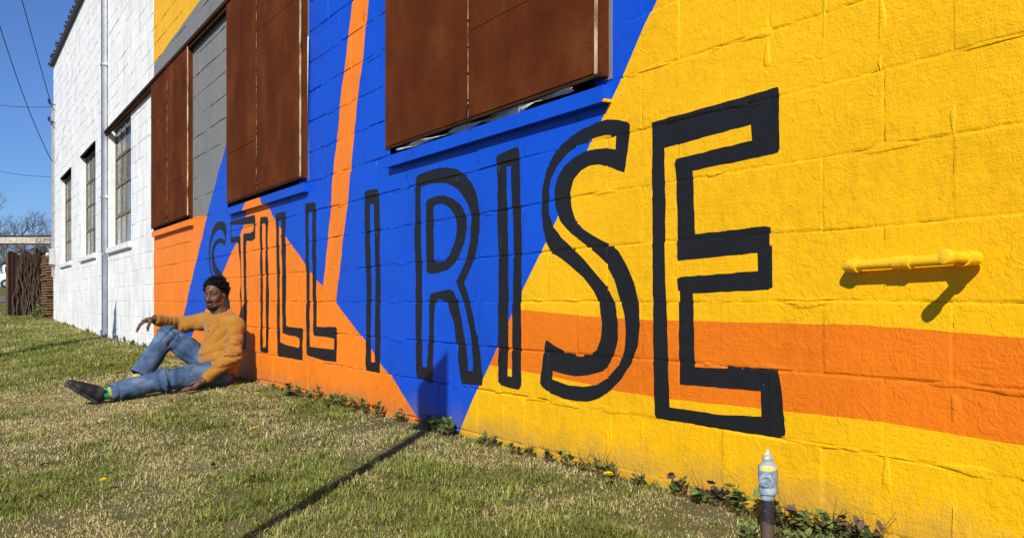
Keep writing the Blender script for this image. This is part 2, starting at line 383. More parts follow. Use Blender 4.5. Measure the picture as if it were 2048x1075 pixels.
def inside(poly, q):
    """even-odd test for many points q (n,2)"""
    x, y = q[:, 0], q[:, 1]; r = np.zeros(len(q), bool)
    lo, hi = poly.min(0), poly.max(0)
    if x.max() < lo[0] or x.min() > hi[0] or y.max() < lo[1] or y.min() > hi[1]: return r
    if len(q) < 60 and len(poly) > 12:
        x0, y0 = poly[:, 0][:, None], poly[:, 1][:, None]; nb = np.roll(poly, -1, 0); x1, y1 = nb[:, 0][:, None], nb[:, 1][:, None]
        dy = np.where(y1 == y0, 1e-12, y1 - y0)
        c = ((y0 > y) != (y1 > y)) & (x < (x1 - x0) * (y - y0) / dy + x0)
        return c.sum(0) % 2 == 1
    a = poly; b = np.roll(poly, -1, 0)
    for (x0, y0), (x1, y1) in zip(a, b):
        if y0 == y1: continue
        c = (y0 > y) != (y1 > y)
        r ^= c & (x < (x1 - x0) * (y - y0) / (y1 - y0) + x0)
    return r
def classify(q):
    q = np.asarray(q, float)
    res = np.full(len(q), 3)
    res[inside(P_GR, q)] = 4
    res[inside(P_YT, q)] = 0
    res[inside(P_OL, q)] = 1
    res[inside(P_OR, q)] = 1
    ye = inside(P_YE, q) | (q[:, 0] < 1.9)
    res[ye] = 0
    res[ye & inside(P_BA, q)] = 2
    lo, hi = BLK_BOX
    near = (q[:, 0] > lo[0]) & (q[:, 0] < hi[0]) & (q[:, 1] > lo[1]) & (q[:, 1] < hi[1])
    if near.any():
        for cs in P_BLACK:
            b = np.zeros(len(q), bool)
            for c in cs: b ^= inside(c, q)
            res[b] = 5
    res[q[:, 0] > S_WHITE] = 6
    return res
allb = np.concatenate([c for cs in P_BLACK for c in cs]); BLK_BOX = (allb.min(0), allb.max(0))
SEG = []
for poly in [P_OR, P_OL, P_GR, P_YT, P_YE, P_BA] + [c for cs in P_BLACK for c in cs]:
    SEG.append(np.concatenate([poly, np.roll(poly, -1, 0)], 1))
SEG.append(np.array([[S_WHITE, -1, S_WHITE, 8]]))
SEG = np.concatenate(SEG)
SLO = np.minimum(SEG[:, :2], SEG[:, 2:]); SHI = np.maximum(SEG[:, :2], SEG[:, 2:])
def clip_segs(s0, s1, z0, z1):
    c = np.where((SLO[:, 0] < s1) & (SHI[:, 0] > s0) & (SLO[:, 1] < z1) & (SHI[:, 1] > z0))[0]
    out = []
    for i in c:
        x0, y0, x1, y1 = SEG[i]; dx, dy = x1 - x0, y1 - y0; t0, t1 = 0.0, 1.0; ok = True
        for p, q in ((-dx, x0 - s0), (dx, s1 - x0), (-dy, y0 - z0), (dy, z1 - y0)):
            if abs(p) < 1e-12:
                if q < 0: ok = False; break
            else:
                r = q / p
                if p < 0: t0 = max(t0, r)
                else: t1 = min(t1, r)
        if ok and t1 - t0 > 1e-5: out.append(((x0 + dx * t0, y0 + dy * t0), (x0 + dx * t1, y0 + dy * t1)))
    return out

COURSE = .2; Z_JOINT = CAMZ % .2          # a bed joint lies at camera height
WALL_S0, WALL_S1, WALL_TOP = -3.6, wall_pt(107, 400)[0], wall_pt(107, 133)[1]
WIN = []                                   # openings: (s_near, s_far, z_bottom, z_top)
for c in (3.9, 7.43, 10.9, 14.43, 17.95, 21.5):
    WIN.append((c - .97, c + .97, Z_JOINT + .2 * round((1.47 - Z_JOINT) / .2), Z_JOINT + .2 * round((3.2 - Z_JOINT) / .2)))
def runs(a, b, z0, z1):
    """cut the interval by window openings"""
    r = [(a, b)]
    for w in WIN:
        if z0 > w[2] - .02 and z1 < w[3] + .02:
            n = []
            for p, q in r:
                if q <= w[0] or p >= w[1]: n.append((p, q))
                else:
                    if p < w[0] - .02: n.append((p, w[0]))
                    if q > w[1] + .02: n.append((w[1], q))
            r = n
    return r
def block_shape(s0, s1, z0, z1, fine, depth):
    """front shell of one block: flat painted face with worn, recessed edges; returns verts, faces, material ids"""
    g, bv = .0016, .0062
    a0, a1, b0, b1 = s0 + g + bv, s1 - g - bv, z0 + g + bv, z1 - g - bv
    if a1 - a0 < .02: a0, a1 = s0 + .004, s1 - .004
    n = (14, 7) if fine else (4, 2)
    ring = []
    for i in range(n[0]): ring.append((a0 + (a1 - a0) * i / n[0], b0))
    for i in range(n[1]): ring.append((a1, b0 + (b1 - b0) * i / n[1]))
    for i in range(n[0]): ring.append((a1 - (a1 - a0) * i / n[0], b1))
    for i in range(n[1]): ring.append((a0, b1 - (b1 - b0) * i / n[1]))
    pts = [Vector(p) for p in ring]; ed = [(i, (i + 1) % len(ring)) for i in range(len(ring))]
    for p, q in clip_segs(a0, a1, b0, b1):
        ed.append((len(pts), len(pts) + 1)); pts += [Vector(p), Vector(q)]
    V, Ed, Fc, *_ = delaunay_2d_cdt(pts, ed, [], 0, 1e-5)
    cen = np.array([[sum(V[i].x for i in f) / len(f), sum(V[i].y for i in f) / len(f)] for f in Fc])
    mi = list(classify(cen))
    tilt = (random.uniform(-1, 1) * .004, random.uniform(-1, 1) * .006); off = random.uniform(-.0016, .0016)
    cs, cz = (s0 + s1) / 2, (z0 + z1) / 2
    verts = []; eps = 1e-4
    for v in V:
        o = off + (v.x - cs) * tilt[0] + (v.y - cz) * tilt[1]
        verts.append([v.x, v.y, o])
    cnt = {}
    for fi, f in enumerate(Fc):
        for a, b in zip(f, f[1:] + f[:1]): cnt.setdefault((min(a, b), max(a, b)), []).append((fi, a, b))
    faces = [tuple(f) for f in Fc]; rim = {}
    def outv(i):
        if i not in rim:
            x, y = V[i].x, V[i].y; wob = .0018 if fine else .001
            nz = float(vnoise(np.array(x + 30), np.array(y * 1.0 + 30), 3.3, 21)) * .65 + float(vnoise(np.array(x + 30), np.array(y + 30), 14, 22)) * .35
            nz = min(1.0, max(0.0, (nz - .30) * 2.0)) * float(np.interp(x, [1.2, 3.0, 4.6], [.30, .42, 1.0])) * (.55 if x > S_WHITE else 1.0)
            ge = -.0005 + .0027 * nz
            if abs(x - a0) < eps: x = s0 + ge * .6
            if abs(x - a1) < eps: x = s1 - ge * .6
            if abs(y - b0) < eps: y = z0 + ge
            if abs(y - b1) < eps: y = z1 - ge
            bed = abs(V[i].y - b0) < eps or abs(V[i].y - b1) < eps
            dep = -.0006 - depth * (.25 + 1.25 * nz) * (random.uniform(.7, 1.3) if bed else random.uniform(.15, .5) * nz)
            verts.append([x + random.uniform(-wob, wob), y + random.uniform(-wob, wob), dep]); rim[i] = len(verts) - 1
        return rim[i]
    bound = [v[0] for v in cnt.values() if len(v) == 1]
    for fi, a, b in bound:
        faces.append((b, a, outv(a), outv(b))); mi.append(mi[fi])
    if fine:
        for fi, a, b in bound:          # ragged edge of the face itself
            verts[a][2] -= random.uniform(0, .0006)
    A = np.array(verts); w = .009 * (vnoise(A[:, 0] * 2.3 + 60, A[:, 1] * 6 + 60, 1.0, 31) - .5); u = .007 * (vnoise(A[:, 0] * 6 + 60, A[:, 1] * 2.3 + 60, 1.0, 32) - .5)
    A[:, 1] += w; A[:, 0] += u
    return A.tolist(), faces, mi
def px_of(s, z, out=0):
    n = D - out; X = -NZ * s + NX * n; Z = NX * s + NZ * n
    return XC + F * X / Z, HY - F * (z - CAMZ) / Z
building = empty('painted_building', (-10, 0, 0))
tag(building, 'long concrete block building with a STILL I RISE mural and a white rear section', 'building')
BL = Vector((-10, 0, 0))
rects = []
kz = -2
while True:
    z0 = Z_JOINT + .2 * kz; z1 = z0 + .2
    if z0 >= WALL_TOP - .03: break
    z1 = min(z1, WALL_TOP)
    off = 4.25 + (.2 if (round((z0 - CAMZ) / .2) % 2 == 0) else 0)
    s = off + .4 * math.floor((WALL_S0 - off) / .4)
    while s < WALL_S1:
        a, b = max(s, WALL_S0), min(s + .4, WALL_S1)
        if b - a > .02:
            for p, q in runs(a, b, z0, z1):
                if z1 > float(base_z((p + q) / 2)) - .12: rects.append((p, q, z0, z1))
        s += .4
    kz += 1
def vis_area(r):
    s0, s1, z0, z1 = r
    if s0 < 1.0: return 0
    c = [px_of(a, b) for a in (s0, s1) for b in (z0, z1)]
    x0 = max(0, min(p[0] for p in c)); x1 = min(2048, max(p[0] for p in c)); y0 = max(0, min(p[1] for p in c)); y1 = min(1075, max(p[1] for p in c))
    return max(0, x1 - x0) * max(0, y1 - y0)
order = sorted(rects, key=vis_area, reverse=True)
big = set(order[:296])
rest_v, rest_f, rest_m = [], [], []; mor_v, mor_f, mor_m = [], [], []
for r in rects:
    s0, s1, z0, z1 = r; sm = (s0 + s1) / 2
    depth = random.uniform(.0035, .007) * (.7 if sm < 3.2 else 1.15)
    v, f, m = block_shape(*r, r in big, depth)
    if r in big:
        c = Vector((-sm, 0, (z0 + z1) / 2))
        me = mesh('block', [(-x - c.x, -o, y - c.z) for x, y, o in v], f, PAINT, m)
        obj('block', me, building, c - BL)
    else:
        o0 = len(rest_v); rest_v += [(-x + 10, -o, y) for x, y, o in v]; rest_f += [tuple(i + o0 for i in q) for q in f]; rest_m += m
    # mortar bed behind the joints, painted over like the blocks
    pts = [Vector(p) for p in ((s0, z0), (s1, z0), (s1, z1), (s0, z1))]; ed = [(0, 1), (1, 2), (2, 3), (3, 0)]
    for p, q in clip_segs(s0, s1, z0, z1):
        ed.append((len(pts), len(pts) + 1)); pts += [Vector(p), Vector(q)]
    V, _, Fc, *_ = delaunay_2d_cdt(pts, ed, [], 0, 1e-5)
    cen = np.array([[sum(V[i].x for i in q) / len(q), sum(V[i].y for i in q) / len(q)] for q in Fc])
    o0 = len(mor_v); mor_v += [(-p.x + 10, .0060, p.y) for p in V]; mor_f += [tuple(i + o0 for i in q) for q in Fc]; mor_m += list(classify(cen))
# smears of mortar and thick paint left along the joints of the near wall
def smears():
    r = random.Random(9); V, Fc, Mi = [], [], []; spots = []
    for i in range(520):
        s = r.uniform(1.0, 6.5) if i < 480 else r.uniform(6.5, 12); kz_ = r.randint(-3, 9); z = CAMZ + .2 * kz_ + r.gauss(0, .006)
        if r.random() < .30: s = 4.25 + .4 * round((s - 4.25) / .4) + (.2 if kz_ % 2 else 0) + r.gauss(0, .006); z += r.uniform(.02, .18); a, b = r.uniform(.006, .016), r.uniform(.02, .07)
        else: a, b = r.uniform(.02, .11), r.uniform(.005, .014)
        if any(w[0] - .15 < s < w[1] + .15 and z > w[2] - .12 for w in WIN) or z < .08 or (s < 1.9 and .60 < z < .90): continue
        spots.append((s, z, a, b, r.uniform(.0007, .0022)))
    probe = [(0, 0)] + [(1.35 * math.cos(6.283 * j / 10), 1.35 * math.sin(6.283 * j / 10)) for j in range(10)]
    pc = classify(np.array([(q[0] + u * q[2], q[1] + v * q[3]) for q in spots for u, v in probe])).reshape(len(spots), -1)
    same = (pc == pc[:, :1]).all(1); spots = [q for q, k_ in zip(spots, same) if k_]; cl = pc[same, 0]
    for (s, z, a, b, h), c in zip(spots, cl):
        o = len(V); n = 14; ph = r.uniform(0, 6.28)
        for ring, (f, y) in enumerate(((1.0, -.0015), (.72, h * .75), (.35, h))):
            for j in range(n):
                an = 6.283 * j / n; q = 1 + .28 * math.sin(3 * an + ph) + r.uniform(-.14, .14); V.append((-(s + math.cos(an) * a * f * q) + 10, -y, z + math.sin(an) * b * f * q))
        V.append((-s + 10, -h, z))
        for ring in range(2):
            for j in range(n): Fc.append((o + ring * n + j, o + ring * n + (j + 1) % n, o + (ring + 1) * n + (j + 1) % n, o + (ring + 1) * n + j)); Mi.append(int(c))
        for j in range(n): Fc.append((o + 2 * n + j, o + 2 * n + (j + 1) % n, o + 3 * n)); Mi.append(int(c))
    tag(obj('mortar_smears', mesh('mortar_smears', V, Fc, PAINT, Mi, smooth=True), building), kind='stuff')
smears()
tag(obj('block_courses', mesh('block_courses', rest_v, rest_f, PAINT, rest_m), building), kind='stuff')
obj('mortar', mesh('mortar', mor_v, mor_f, PAINT, mor_m), building)
m = MB(); m.box(-WALL_S1 + .03 + 10, -WALL_S0 + 10, .22, 9, -.4, WALL_TOP - .05); m.build('wall_core', 'white_paint', building)
m = MB(); m.box(-WALL_S1 + 10, -WALL_S1 + .2 + 10, .006, 9, -.4, WALL_TOP - .04); m.build('end_wall', 'white_paint', building)
m = MB(); m.box(-WALL_S0 - .2 + 10, -WALL_S0 + 10, .006, 9, -.4, WALL_TOP - .04); m.build('end_wall', 'yellow_paint', building)
# roof edge: thin overhanging metal with crimped ends
roof = MB(); roof.box(-WALL_S1 - .08 + 10, -WALL_S0 + 10.08, -.08, 9.1, WALL_TOP + .004, WALL_TOP + .05)
roof_o = roof.build('roof', 'roof_metal', building)
for i in range(80):
    s = 24.3 - i * .35 + random.uniform(-.09, .09)
    if s < WALL_S0: break
    if random.random() < .2: continue
    w_ = random.uniform(.02, .05); q = MB(); q.box(-s - w_ + 10, -s + w_ + 10, -.10 - random.random() * .03, .3, WALL_TOP + .052, WALL_TOP + .075 + random.random() * .035, .006)
    q.build('roof_rib', 'roof_metal', roof_o)

# ---- rusted steel shutters over three openings
def shutter(name_px, sill_px):
    xl, xm, xr, yl, yr, seams = name_px
    p = .052
    sF, zb1 = wall_pt(xl, yl, p); sN, zb2 = wall_pt(xr, yr, p); zb = (zb1 + zb2) / 2
    sM = wall_pt(xm, (yl + yr) / 2, p)[0]; zt = 3.20
    sh = empty('shutter', (-(sF + sN) / 2 + 10, 0, zb), building); sh['label'] = 'rusted brown steel shutter of bolted sheets'
    L = Vector((-(sF + sN) / 2, 0, zb))
    def part(mb, nm, mt, sm=False):
        o = mb.build(nm, mt, None, sm, L); o.parent = sh; o.location = (0, 0, 0); return o
    for a, b, sl in ((sF, sM, seams[0]), (sM, sN, seams[1])):
        zs = [zb] + [wall_pt(x, y, p)[1] for x, y in sl] + [zt]
        for i in range(len(zs) - 1):
            q = MB(); q.box(-a + .004, -b - .004, -p - random.uniform(0, .003), -.040, zs[i] + .002, zs[i + 1] - .002); part(q, 'sheet', 'rust_sheet')
    q = MB(); q.box(-sM - .0015, -sM + .002, -p - .0065, -p - .0035, zb - .0, zt); part(q, 'lit_seam_strip', 'lit_rust_seam')  # thin tan strip added as the lit edge of the seam
    # side angle on the near edge: flange coloured pale as a sunlit rust edge, hollow rusty channel behind
    q = MB(); q.box(-sN - .001, -sN + .005, -.057, -.045, zb - .004, zt); part(q, 'edge_flange', 'lit_rust_edge'); q = MB(); q.box(-sN - .02, -sN + .034, -.0035, -.0005, zb - .02, zt); part(q, 'back_flange', 'galvanised')
    q = MB(); q.box(-sN - .03, -sN + .016, -.036, -.004, zb - .010, zt); part(q, 'side_channel', 'rust_sheet')
    q = MB(); q.box(-sF, -sN + .02, -.050, -.036, zb - .014, zb + .001); part(q, 'bottom_angle', 'rust_dark')
    for i in range(14):
        z = zb + .08 + i * .12
        if z > zt: break
        q = MB(); q.lathe((-sM + random.uniform(-.003, .003), -p - .006, z), (0, -1, 0), [(.007, 0), (.006, .003), (.002, .005)], 8); part(q, 'bolt', 'rust_dark')
    for i in range(8):
        z = zb + .1 + i * .22
        q = MB(); q.lathe((-sN - .02, -p - .003, z), (0, -1, 0), [(.005, 0), (.004, .002), (.001, .003)], 8); part(q, 'bolt', 'rust_dark')
    # bracket ear under the middle seam
    q = MB(); q.tube([(-sM, -.06, zb + .06), (-sM + .004, -.075, zb + .01), (-sM + .02, -.06, zb - .03)], [.007, .005, .002], 6); part(q, 'bracket_ear', 'rust_dark')
    # sill: slightly proud painted slab, painted like the wall around it
    a, b = sF + .03, sN - .03
    V, Fc, Mi = block_shape(b, a, zb - .10, zb - .012, True, .0)
    z0, z1 = zb - .105, zb - .045
    pts = [Vector(x) for x in ((b, z0), (a, z0), (a, z1), (b, z1))]; ed = [(0, 1), (1, 2), (2, 3), (3, 0)]
    for x, y in clip_segs(b, a, z0, z1):
        ed.append((len(pts), len(pts) + 1)); pts += [Vector(x), Vector(y)]
    V, _, Fc, *_ = delaunay_2d_cdt(pts, ed, [], 0, 1e-5)
    cen = np.array([[sum(V[i].x for i in t) / len(t), sum(V[i].y for i in t) / len(t)] for t in Fc]); cm = list(classify(cen))
    vs = [(-v.x, -.038, v.y) for v in V]; fs = [tuple(t) for t in Fc]; n0 = len(vs)
    vs += [(-v.x, .004, v.y) for v in V]; cnt = {}
    for fi, t in enumerate(Fc):
        for i, j in zip(t, t[1:] + t[:1]): cnt.setdefault((min(i, j), max(i, j)), []).append((fi, i, j))
    for v in list(cnt.values()):
        if len(v) == 1: fi, i, j = v[0]; fs.append((j, i, i + n0, j + n0)); cm.append(cm[fi])
    o = obj('sill', mesh('sill', [Vector(v) - L for v in vs], fs, PAINT, cm), sh)
    q = MB(); q.box(-sF + .02, -sN - .02, .03, .05, zb - .02, zt); part(q, 'backing', 'dark_void')
    return sF, sN, zb, sh, L
sh1 = shutter((302, 335, 375, 453, 432, ([(302, 245.6)], [(356, 359)])), None)
sh2 = shutter((453, 514, 600, 404, 353, ([(482, 295)], [(517, 62)])), None)
sh3 = shutter((770, 938, 1191, 295, 147, ([], [(940, 62)])), None)
# torn white sheeting hanging below the near shutter, and beside the middle one
def sheeting(pts, w, parent_s, name='plastic_sheeting'):
    sF, sN, zb, sh, L = parent_s
    vs = []; fs = []
    for i, (x, o, z) in enumerate(pts):
        for j in range(5):
            t = j / 4
            vs.append(Vector((x + random.uniform(-.008, .008), -o - .012 * math.sin(3 * t + i) + random.uniform(-.006, .006), z + w[i] * (t - .5))) - L)
    for i in range(len(pts) - 1):
        for j in range(4): a = i * 5 + j; fs.append((a, a + 1, a + 6, a + 5))
    obj(name, mesh(name, vs, fs, ['plastic_sheet'], smooth=True), sh)
sF, sN, zb = sh3[:3]
sheeting([(-sF + (sF - sN) * t, .026 + .010 * math.sin(9 * t), zb - .022 - .006 * math.sin(7 * t)) for t in np.linspace(.06, .92, 26)],
         [.012 + .060 * math.exp(-((t - .64) / .075) ** 2) + .010 * math.sin(11 * t) ** 2 for t in np.linspace(.06, .92, 26)], sh3)
sF, sN, zb = sh2[:3]
def vstrip(sN, z0, z1, ps):
    L = ps[4]; vs = []; fs = []
    zz = np.linspace(z0, z1, 30)
    for i, z in enumerate(zz):
        for j in range(4): vs.append(Vector((-sN + .030 + .006 * j + .008 * math.sin(3 * z + j * .4), -.010 - .008 * math.sin(j * 1.3 + 2.3 * z), z)) - L)
    for i in range(29):
        for j in range(3): a = i * 4 + j; fs.append((a, a + 1, a + 5, a + 4))
    obj('plastic_sheeting', mesh('plastic_sheeting', vs, fs, ['plastic_sheet'], smooth=True), ps[3])
vstrip(sN, zb - .03, 2.4, sh2)
# ---- track beam above the openings
q = MB(); zt = wall_pt(340, 123, .08)[1]
q.box(-15.5 + 10, -1.5 + 10, -.066, -.002, zt + .0, zt + .045, .005); beam = q.build('track_beam', 'rust_dark', building)
q = MB(); q.box(-15.5 + 10, -1.5 + 10, -.048, -.012, zt - .03, zt - .002); q.build('track_channel', 'rust_dark', beam)

# ---- glazed steel windows in the white section
pane_mats = []
for i, c in enumerate([(.30, .32, .30), (.20, .22, .21), (.36, .34, .28), (.16, .10, .06), (.10, .12, .12), (.40, .42, .42)]):
    k = N('pane_%d' % i); p = k.pos()
    c = tuple(x * .7 for x in c); k.color(k.ramp(k.noise(k.scaled(p, (7, 7, 2)), 1.0, 5, .65), [(.3, tuple(x * .55 for x in c)), (.6, c), (.8, tuple(min(.8, x * 1.3) for x in c))])); k.rough(k.ramp(k.noise(p, 14, 4), [(.4, .12), (.7, .5)]), .5)
    pane_mats.append('pane_%d' % i)
def steel_window(w, cols, rows):
    a, b, z0, z1 = w; y = .10
    wi = empty('window', (-(a + b) / 2 + 10, 0, z0), building); L = Vector((-(a + b) / 2, 0, z0))
    def part(mb, nm, mt):
        o = mb.build(nm, mt, None, False, L); o.parent = wi; o.location = (0, 0, 0); return o
    q = MB()    # reveals
    q.add([(-b, 0.001, z0), (-b, .22, z0), (-b, .22, z1), (-b, 0.001, z1)], [(0, 1, 2, 3)]); q.add([(-a, 0.001, z0), (-a, .22, z0), (-a, .22, z1), (-a, 0.001, z1)], [(3, 2, 1, 0)])
    q.add([(-b, 0.001, z1), (-b, .22, z1), (-a, .22, z1), (-a, 0.001, z1)], [(0, 1, 2, 3)]); part(q, 'reveal', 'white_trim')
    q = MB(); q.box(-b, -a, .16, .17, z0, z1); part(q, 'backing', 'dark_void')
    q = MB(); fw = .035
    q.box(-b, -b + fw, y - .02, y + .02, z0, z1); q.box(-a - fw, -a, y - .02, y + .02, z0, z1); q.box(-b + fw, -a - fw, y - .02, y + .02, z0, z0 + fw); q.box(-b + fw, -a - fw, y - .02, y + .02, z1 - fw, z1); part(q, 'frame', 'sash_paint')
    W, H = b - a - 2 * fw, z1 - z0 - 2 * fw
    for c in range(1, cols):
        x = -b + fw + W * c / cols; q = MB(); q.box(x - .011, x + .011, y - .016, y + .012, z0 + fw, z1 - fw); part(q, 'mullion', 'sash_paint')
    for r in range(1, rows):
        z = z0 + fw + H * r / rows; q = MB(); t = .022 if r in (1, 3) else .012; q.box(-b + fw, -a - fw, y - .019, y + .010, z - t, z + t); part(q, 'transom', 'sash_paint')
    for c in range(cols):
        for r in range(rows):
            x0 = -b + fw + W * c / cols; z = z0 + fw + H * r / rows
            wts = [4, 3, 3, 1, 2, 3] if r < rows / 2 else [1, 4, 1, 3, 5, 0]
            q = MB(); q.box(x0 + .012, x0 + W / cols - .012, y - .003, y + .003, z + .014, z + H / rows - .014); part(q, 'pane', random.choices(pane_mats, wts)[0])
    q = MB(); q.box(-b - .07, -a + .07, -.045, .09, z0 - .085, z0 - .002, .006); part(q, 'sill', 'white_trim')
for w in WIN[3:]: steel_window(w, 4, 4)
for w in WIN[3:]:
    if w is not WIN[3]:
        q = MB(); q.box(-w[1] + 10, -w[0] + 10, -.02, .1, w[3] - .0, w[3] + .03); q.build('lintel', 'rust_dark', building)
# ---- downspout beside the track beam
q = MB(); sx = -15.62 + 10
q.box(sx - .05, sx + .05, -.085, -.012, 1.36, WALL_TOP - .0, .008)
q.box(sx - .05 - .02, sx + .05 - .02, -.075, -.010, .14, 1.35, .008)
ds = q.build('downspout', 'white_trim', building)
for z in (2.2, 4.2, 5.6):
    q = MB(); q.box(sx - .075, sx + .075, -.092, -.001, z, z + .03); q.build('strap', 'white_trim', ds)

# ================================================================ service gear at the far corner
sc = WALL_S1 - .35
q = MB(); q.tube([(-sc, -.05, 1.2), (-sc, -.05, 4.9), (-sc, -.08, 5.02), (-sc, -.16, 5.0)], .025, 8)
mast = empty('electric_meter', (-sc, 0, 1.2)); tag(mast, 'grey electric meter box and conduit mast at the far white wall corner', 'electric meter')
q.build('conduit', 'galvanised', None, True, (-sc, 0, 1.2)).parent = mast
for ch in mast.children: ch.location = (0, 0, 0)
q = MB(); q.box(-.10, .10, -.12, -.003, .26, .62, .01); q.build('meter_box', 'meter_grey', mast)
q = MB(); q.lathe((0, -.12, .48), (0, -1, 0), [(.07, 0), (.07, .04), (.05, .07), (.01, .08)], 16); q.build('meter_dial', 'galvanised', mast, True)
for z in (3.45, 3.85):
    q = MB(); q.tube([(.1, -.002, z), (.1, -.12, z + .01), (.1, -.13, z + .06)], .012, 6); q.tube([(.1, -.11, z + .01), (.1, -.012, z - .14)], .008, 6); q.lathe((.1, -.13, z + .03), (0, 0, 1), [(.02, 0), (.032, .02), (.02, .05), (.03, .07), (.01, .09)], 10); q.build('insulator_bracket', 'wire_black', mast, True)

# ================================================================ utility pole (its shadow climbs the white wall) and two sign posts
def back(s, out):
    """foot of a caster whose shadow meets the wall at s, standing `out` metres from it"""
    return s - out * math.tan(SUN_A)
po = 3.9; ps = back(15.78, po); pg = float(gz(-ps, -po))
pole = empty('utility_pole', (-ps, -po, pg)); tag(pole, 'tall round wooden utility pole carrying the service wires', 'utility pole')
PT = 15.4
q = MB(); q.tube([(0, 0, -.5), (0, 0, 3), (0, 0, 7), (0, 0, PT)], [.155, .145, .128, .105], 18); q.build('pole_shaft', 'pole_wood', pole, True)
q = MB(); q.box(-.9, .9, -.05, .05, PT - .9, PT - .78, .008); ca = q.build('crossarm', 'pole_wood', pole)
for x in (-.8, -.3, .3, .8):
    q = MB(); q.lathe((x, 0, PT - .78), (0, 0, 1), [(.02, 0), (.02, .05), (.045, .07), (.035, .10), (.045, .13), (.01, .16)], 10); q.build('insulator', 'meter_grey', ca, True)
def sign_post(s_wall, out, w, ztop, slant, label):
    s = back(s_wall, out); g = float(gz(-s, -out)); rise = out / math.cos(SUN_A) * math.tan(SUN_E)
    top = ztop + rise; bot = float(base_z(s_wall)) + rise - .02
    o = empty('sign_post', (-s, -out, g)); tag(o, label, 'sign post', 'sign posts on the lawn'); o.rotation_euler = (0, 0, SUN_A)
    q = MB(); q.tube([(0, 0, -.3), (0, 0, top - g - .12)], .034, 12); q.build('post', 'galvanised', o, True)
    # board stands square to the sun; its top is cut on a slant
    h0, h1 = bot - g, top - g; t = .012
    prof = [(-w / 2, h0), (w / 2, h0), (w / 2, h1), (w / 2 - .03, h1 - .005), (-w / 2, h1 - slant)]
    vs = [(x, -.036 - t, z) for x, z in prof] + [(x, -.036, z) for x, z in prof]; n = len(prof)
    q = MB(); q.add(vs, [tuple(range(n))[::-1], tuple(range(n, 2 * n))] + [(i, (i + 1) % n, (i + 1) % n + n, i + n) for i in range(n)]); q.build('board', 'galvanised', o)
sign_post(4.33, 2.12, .24, .335, .035, 'thin metal post with a narrow slant-topped board beside the photographer')
sign_post(14.92, 2.35, .26, .62, .30, 'thin metal post with a narrow board cut to a point near the utility pole')

# ---- service wires
def wire(pts, r, label, sag=0):
    a, b = Vector(pts[0]), Vector(pts[1]); n = 28
    P = [a.lerp(b, i / n) - Vector((0, 0, sag * 4 * (i / n) * (1 - i / n))) for i in range(n + 1)]
    mid = a.copy()
    q = MB(); q.tube(P, r, 6); o = q.build('service_wire', 'wire_black', None, True, mid); tag(o, label, 'wire', 'service wires to the building'); return o
ptop = Vector((-ps, -po, pg + PT))
wire([(-sc + .1, -.09, 5.06), ptop + Vector((-.3, 0, -.4))], .009, 'black service wire running from the bracket high on the far corner', .3)
wire([(-sc - .05, -.06, 3.80), ptop + Vector((.3, 0, -.4))], .009, 'sagging black cable ending lower on the far wall corner', 1.75)
def wire_px(a, px, dist, r, label):
    t = (px[0] - XC) / F; d = Vector((t * NZ - NX, t * NX + NZ, (HY - px[1]) / F)); b = Vector((0, -D, CAMZ)) + d * dist
    a = Vector(a); b2 = a + (b - a) * 3.0
    wire([a, b2], r, label, .25)
wire_px((-sc + .1, -.10, 5.0), (0, 190), 21, .006, 'thin wire crossing the sky level with the corner bracket')
wire_px((-sc - .1, -.05, 3.45), (0, 322), 21, .005, 'thin low wire crossing the sky below the sagging cable')

# ================================================================ yellow gas pipe stub on the wall
def gas():
    o1 = .034; rr = .0135
    sa, za = wall_pt(1695, 531, o1); sb, zb = wall_pt(1947, 515, o1)
    L = Vector((-(sa + sb) / 2, 0, (za + zb) / 2)); g = empty('gas_pipe', L); tag(g, 'yellow painted pipe stub with capped outlet projecting from the wall', 'pipe')
    A = Vector((-sa, -o1, za)); B = Vector((-sb, -o1, zb)); ax = (B - A).normalized()
    def part(mb, nm, mt='gas_yellow'):
        o = mb.build(nm, mt, None, True, L); o.parent = g; o.location = (0, 0, 0)
    q = MB(); q.tube([A + ax * .0, B], rr, 16); part(q, 'run_pipe')
    def elbow(P, back, nm):
        q = MB(); q.tube([P + ax * .030 * back, P + ax * .012 * back, P + ax * .002 * back + Vector((0, .002, 0)), P + Vector((0, .012, 0)), P + Vector((0, o1 + .003, 0))], [.0165, .0172, .0175, .0168, .016], 16)
        part(q, nm)
        q = MB(); q.tube([P + ax * .034 * back, P + ax * .022 * back], .0195, 18); part(q, nm + '_collar')
    elbow(A, 1, 'elbow'); 
    q = MB(); q.tube([A + ax * .145, A + ax * .180], .0172, 16); q.tube([A + ax * .180, A + ax * .196], .0185, 16); part(q, 'coupling')
    q = MB(); q.tube([B - ax * .036, B - ax * .010, B + ax * .004, B + Vector((0, -.012, 0)), B + Vector((0, -.030, 0))], [.0165, .0175, .018, .0175, .0168], 16); part(q, 'elbow')
    q = MB(); q.tube([B - ax * .038, B - ax * .026], .0195, 18); q.tube([B + Vector((0, -.024, 0)), B + Vector((0, -.034, 0))], .0195, 18); part(q, 'collar')
    T = B + Vector((0, -.100, 0))
    q = MB(); q.tube([B + Vector((0, -.02, 0)), T], rr, 16); part(q, 'outlet_pipe')
    q = MB(); q.lathe(T + Vector((0, .018, 0)), (0, -1, 0), [(.0165, 0), (.0185, .004), (.0185, .022), (.0165, .027), (.010, .029)], 18); part(q, 'end_cap')
gas()

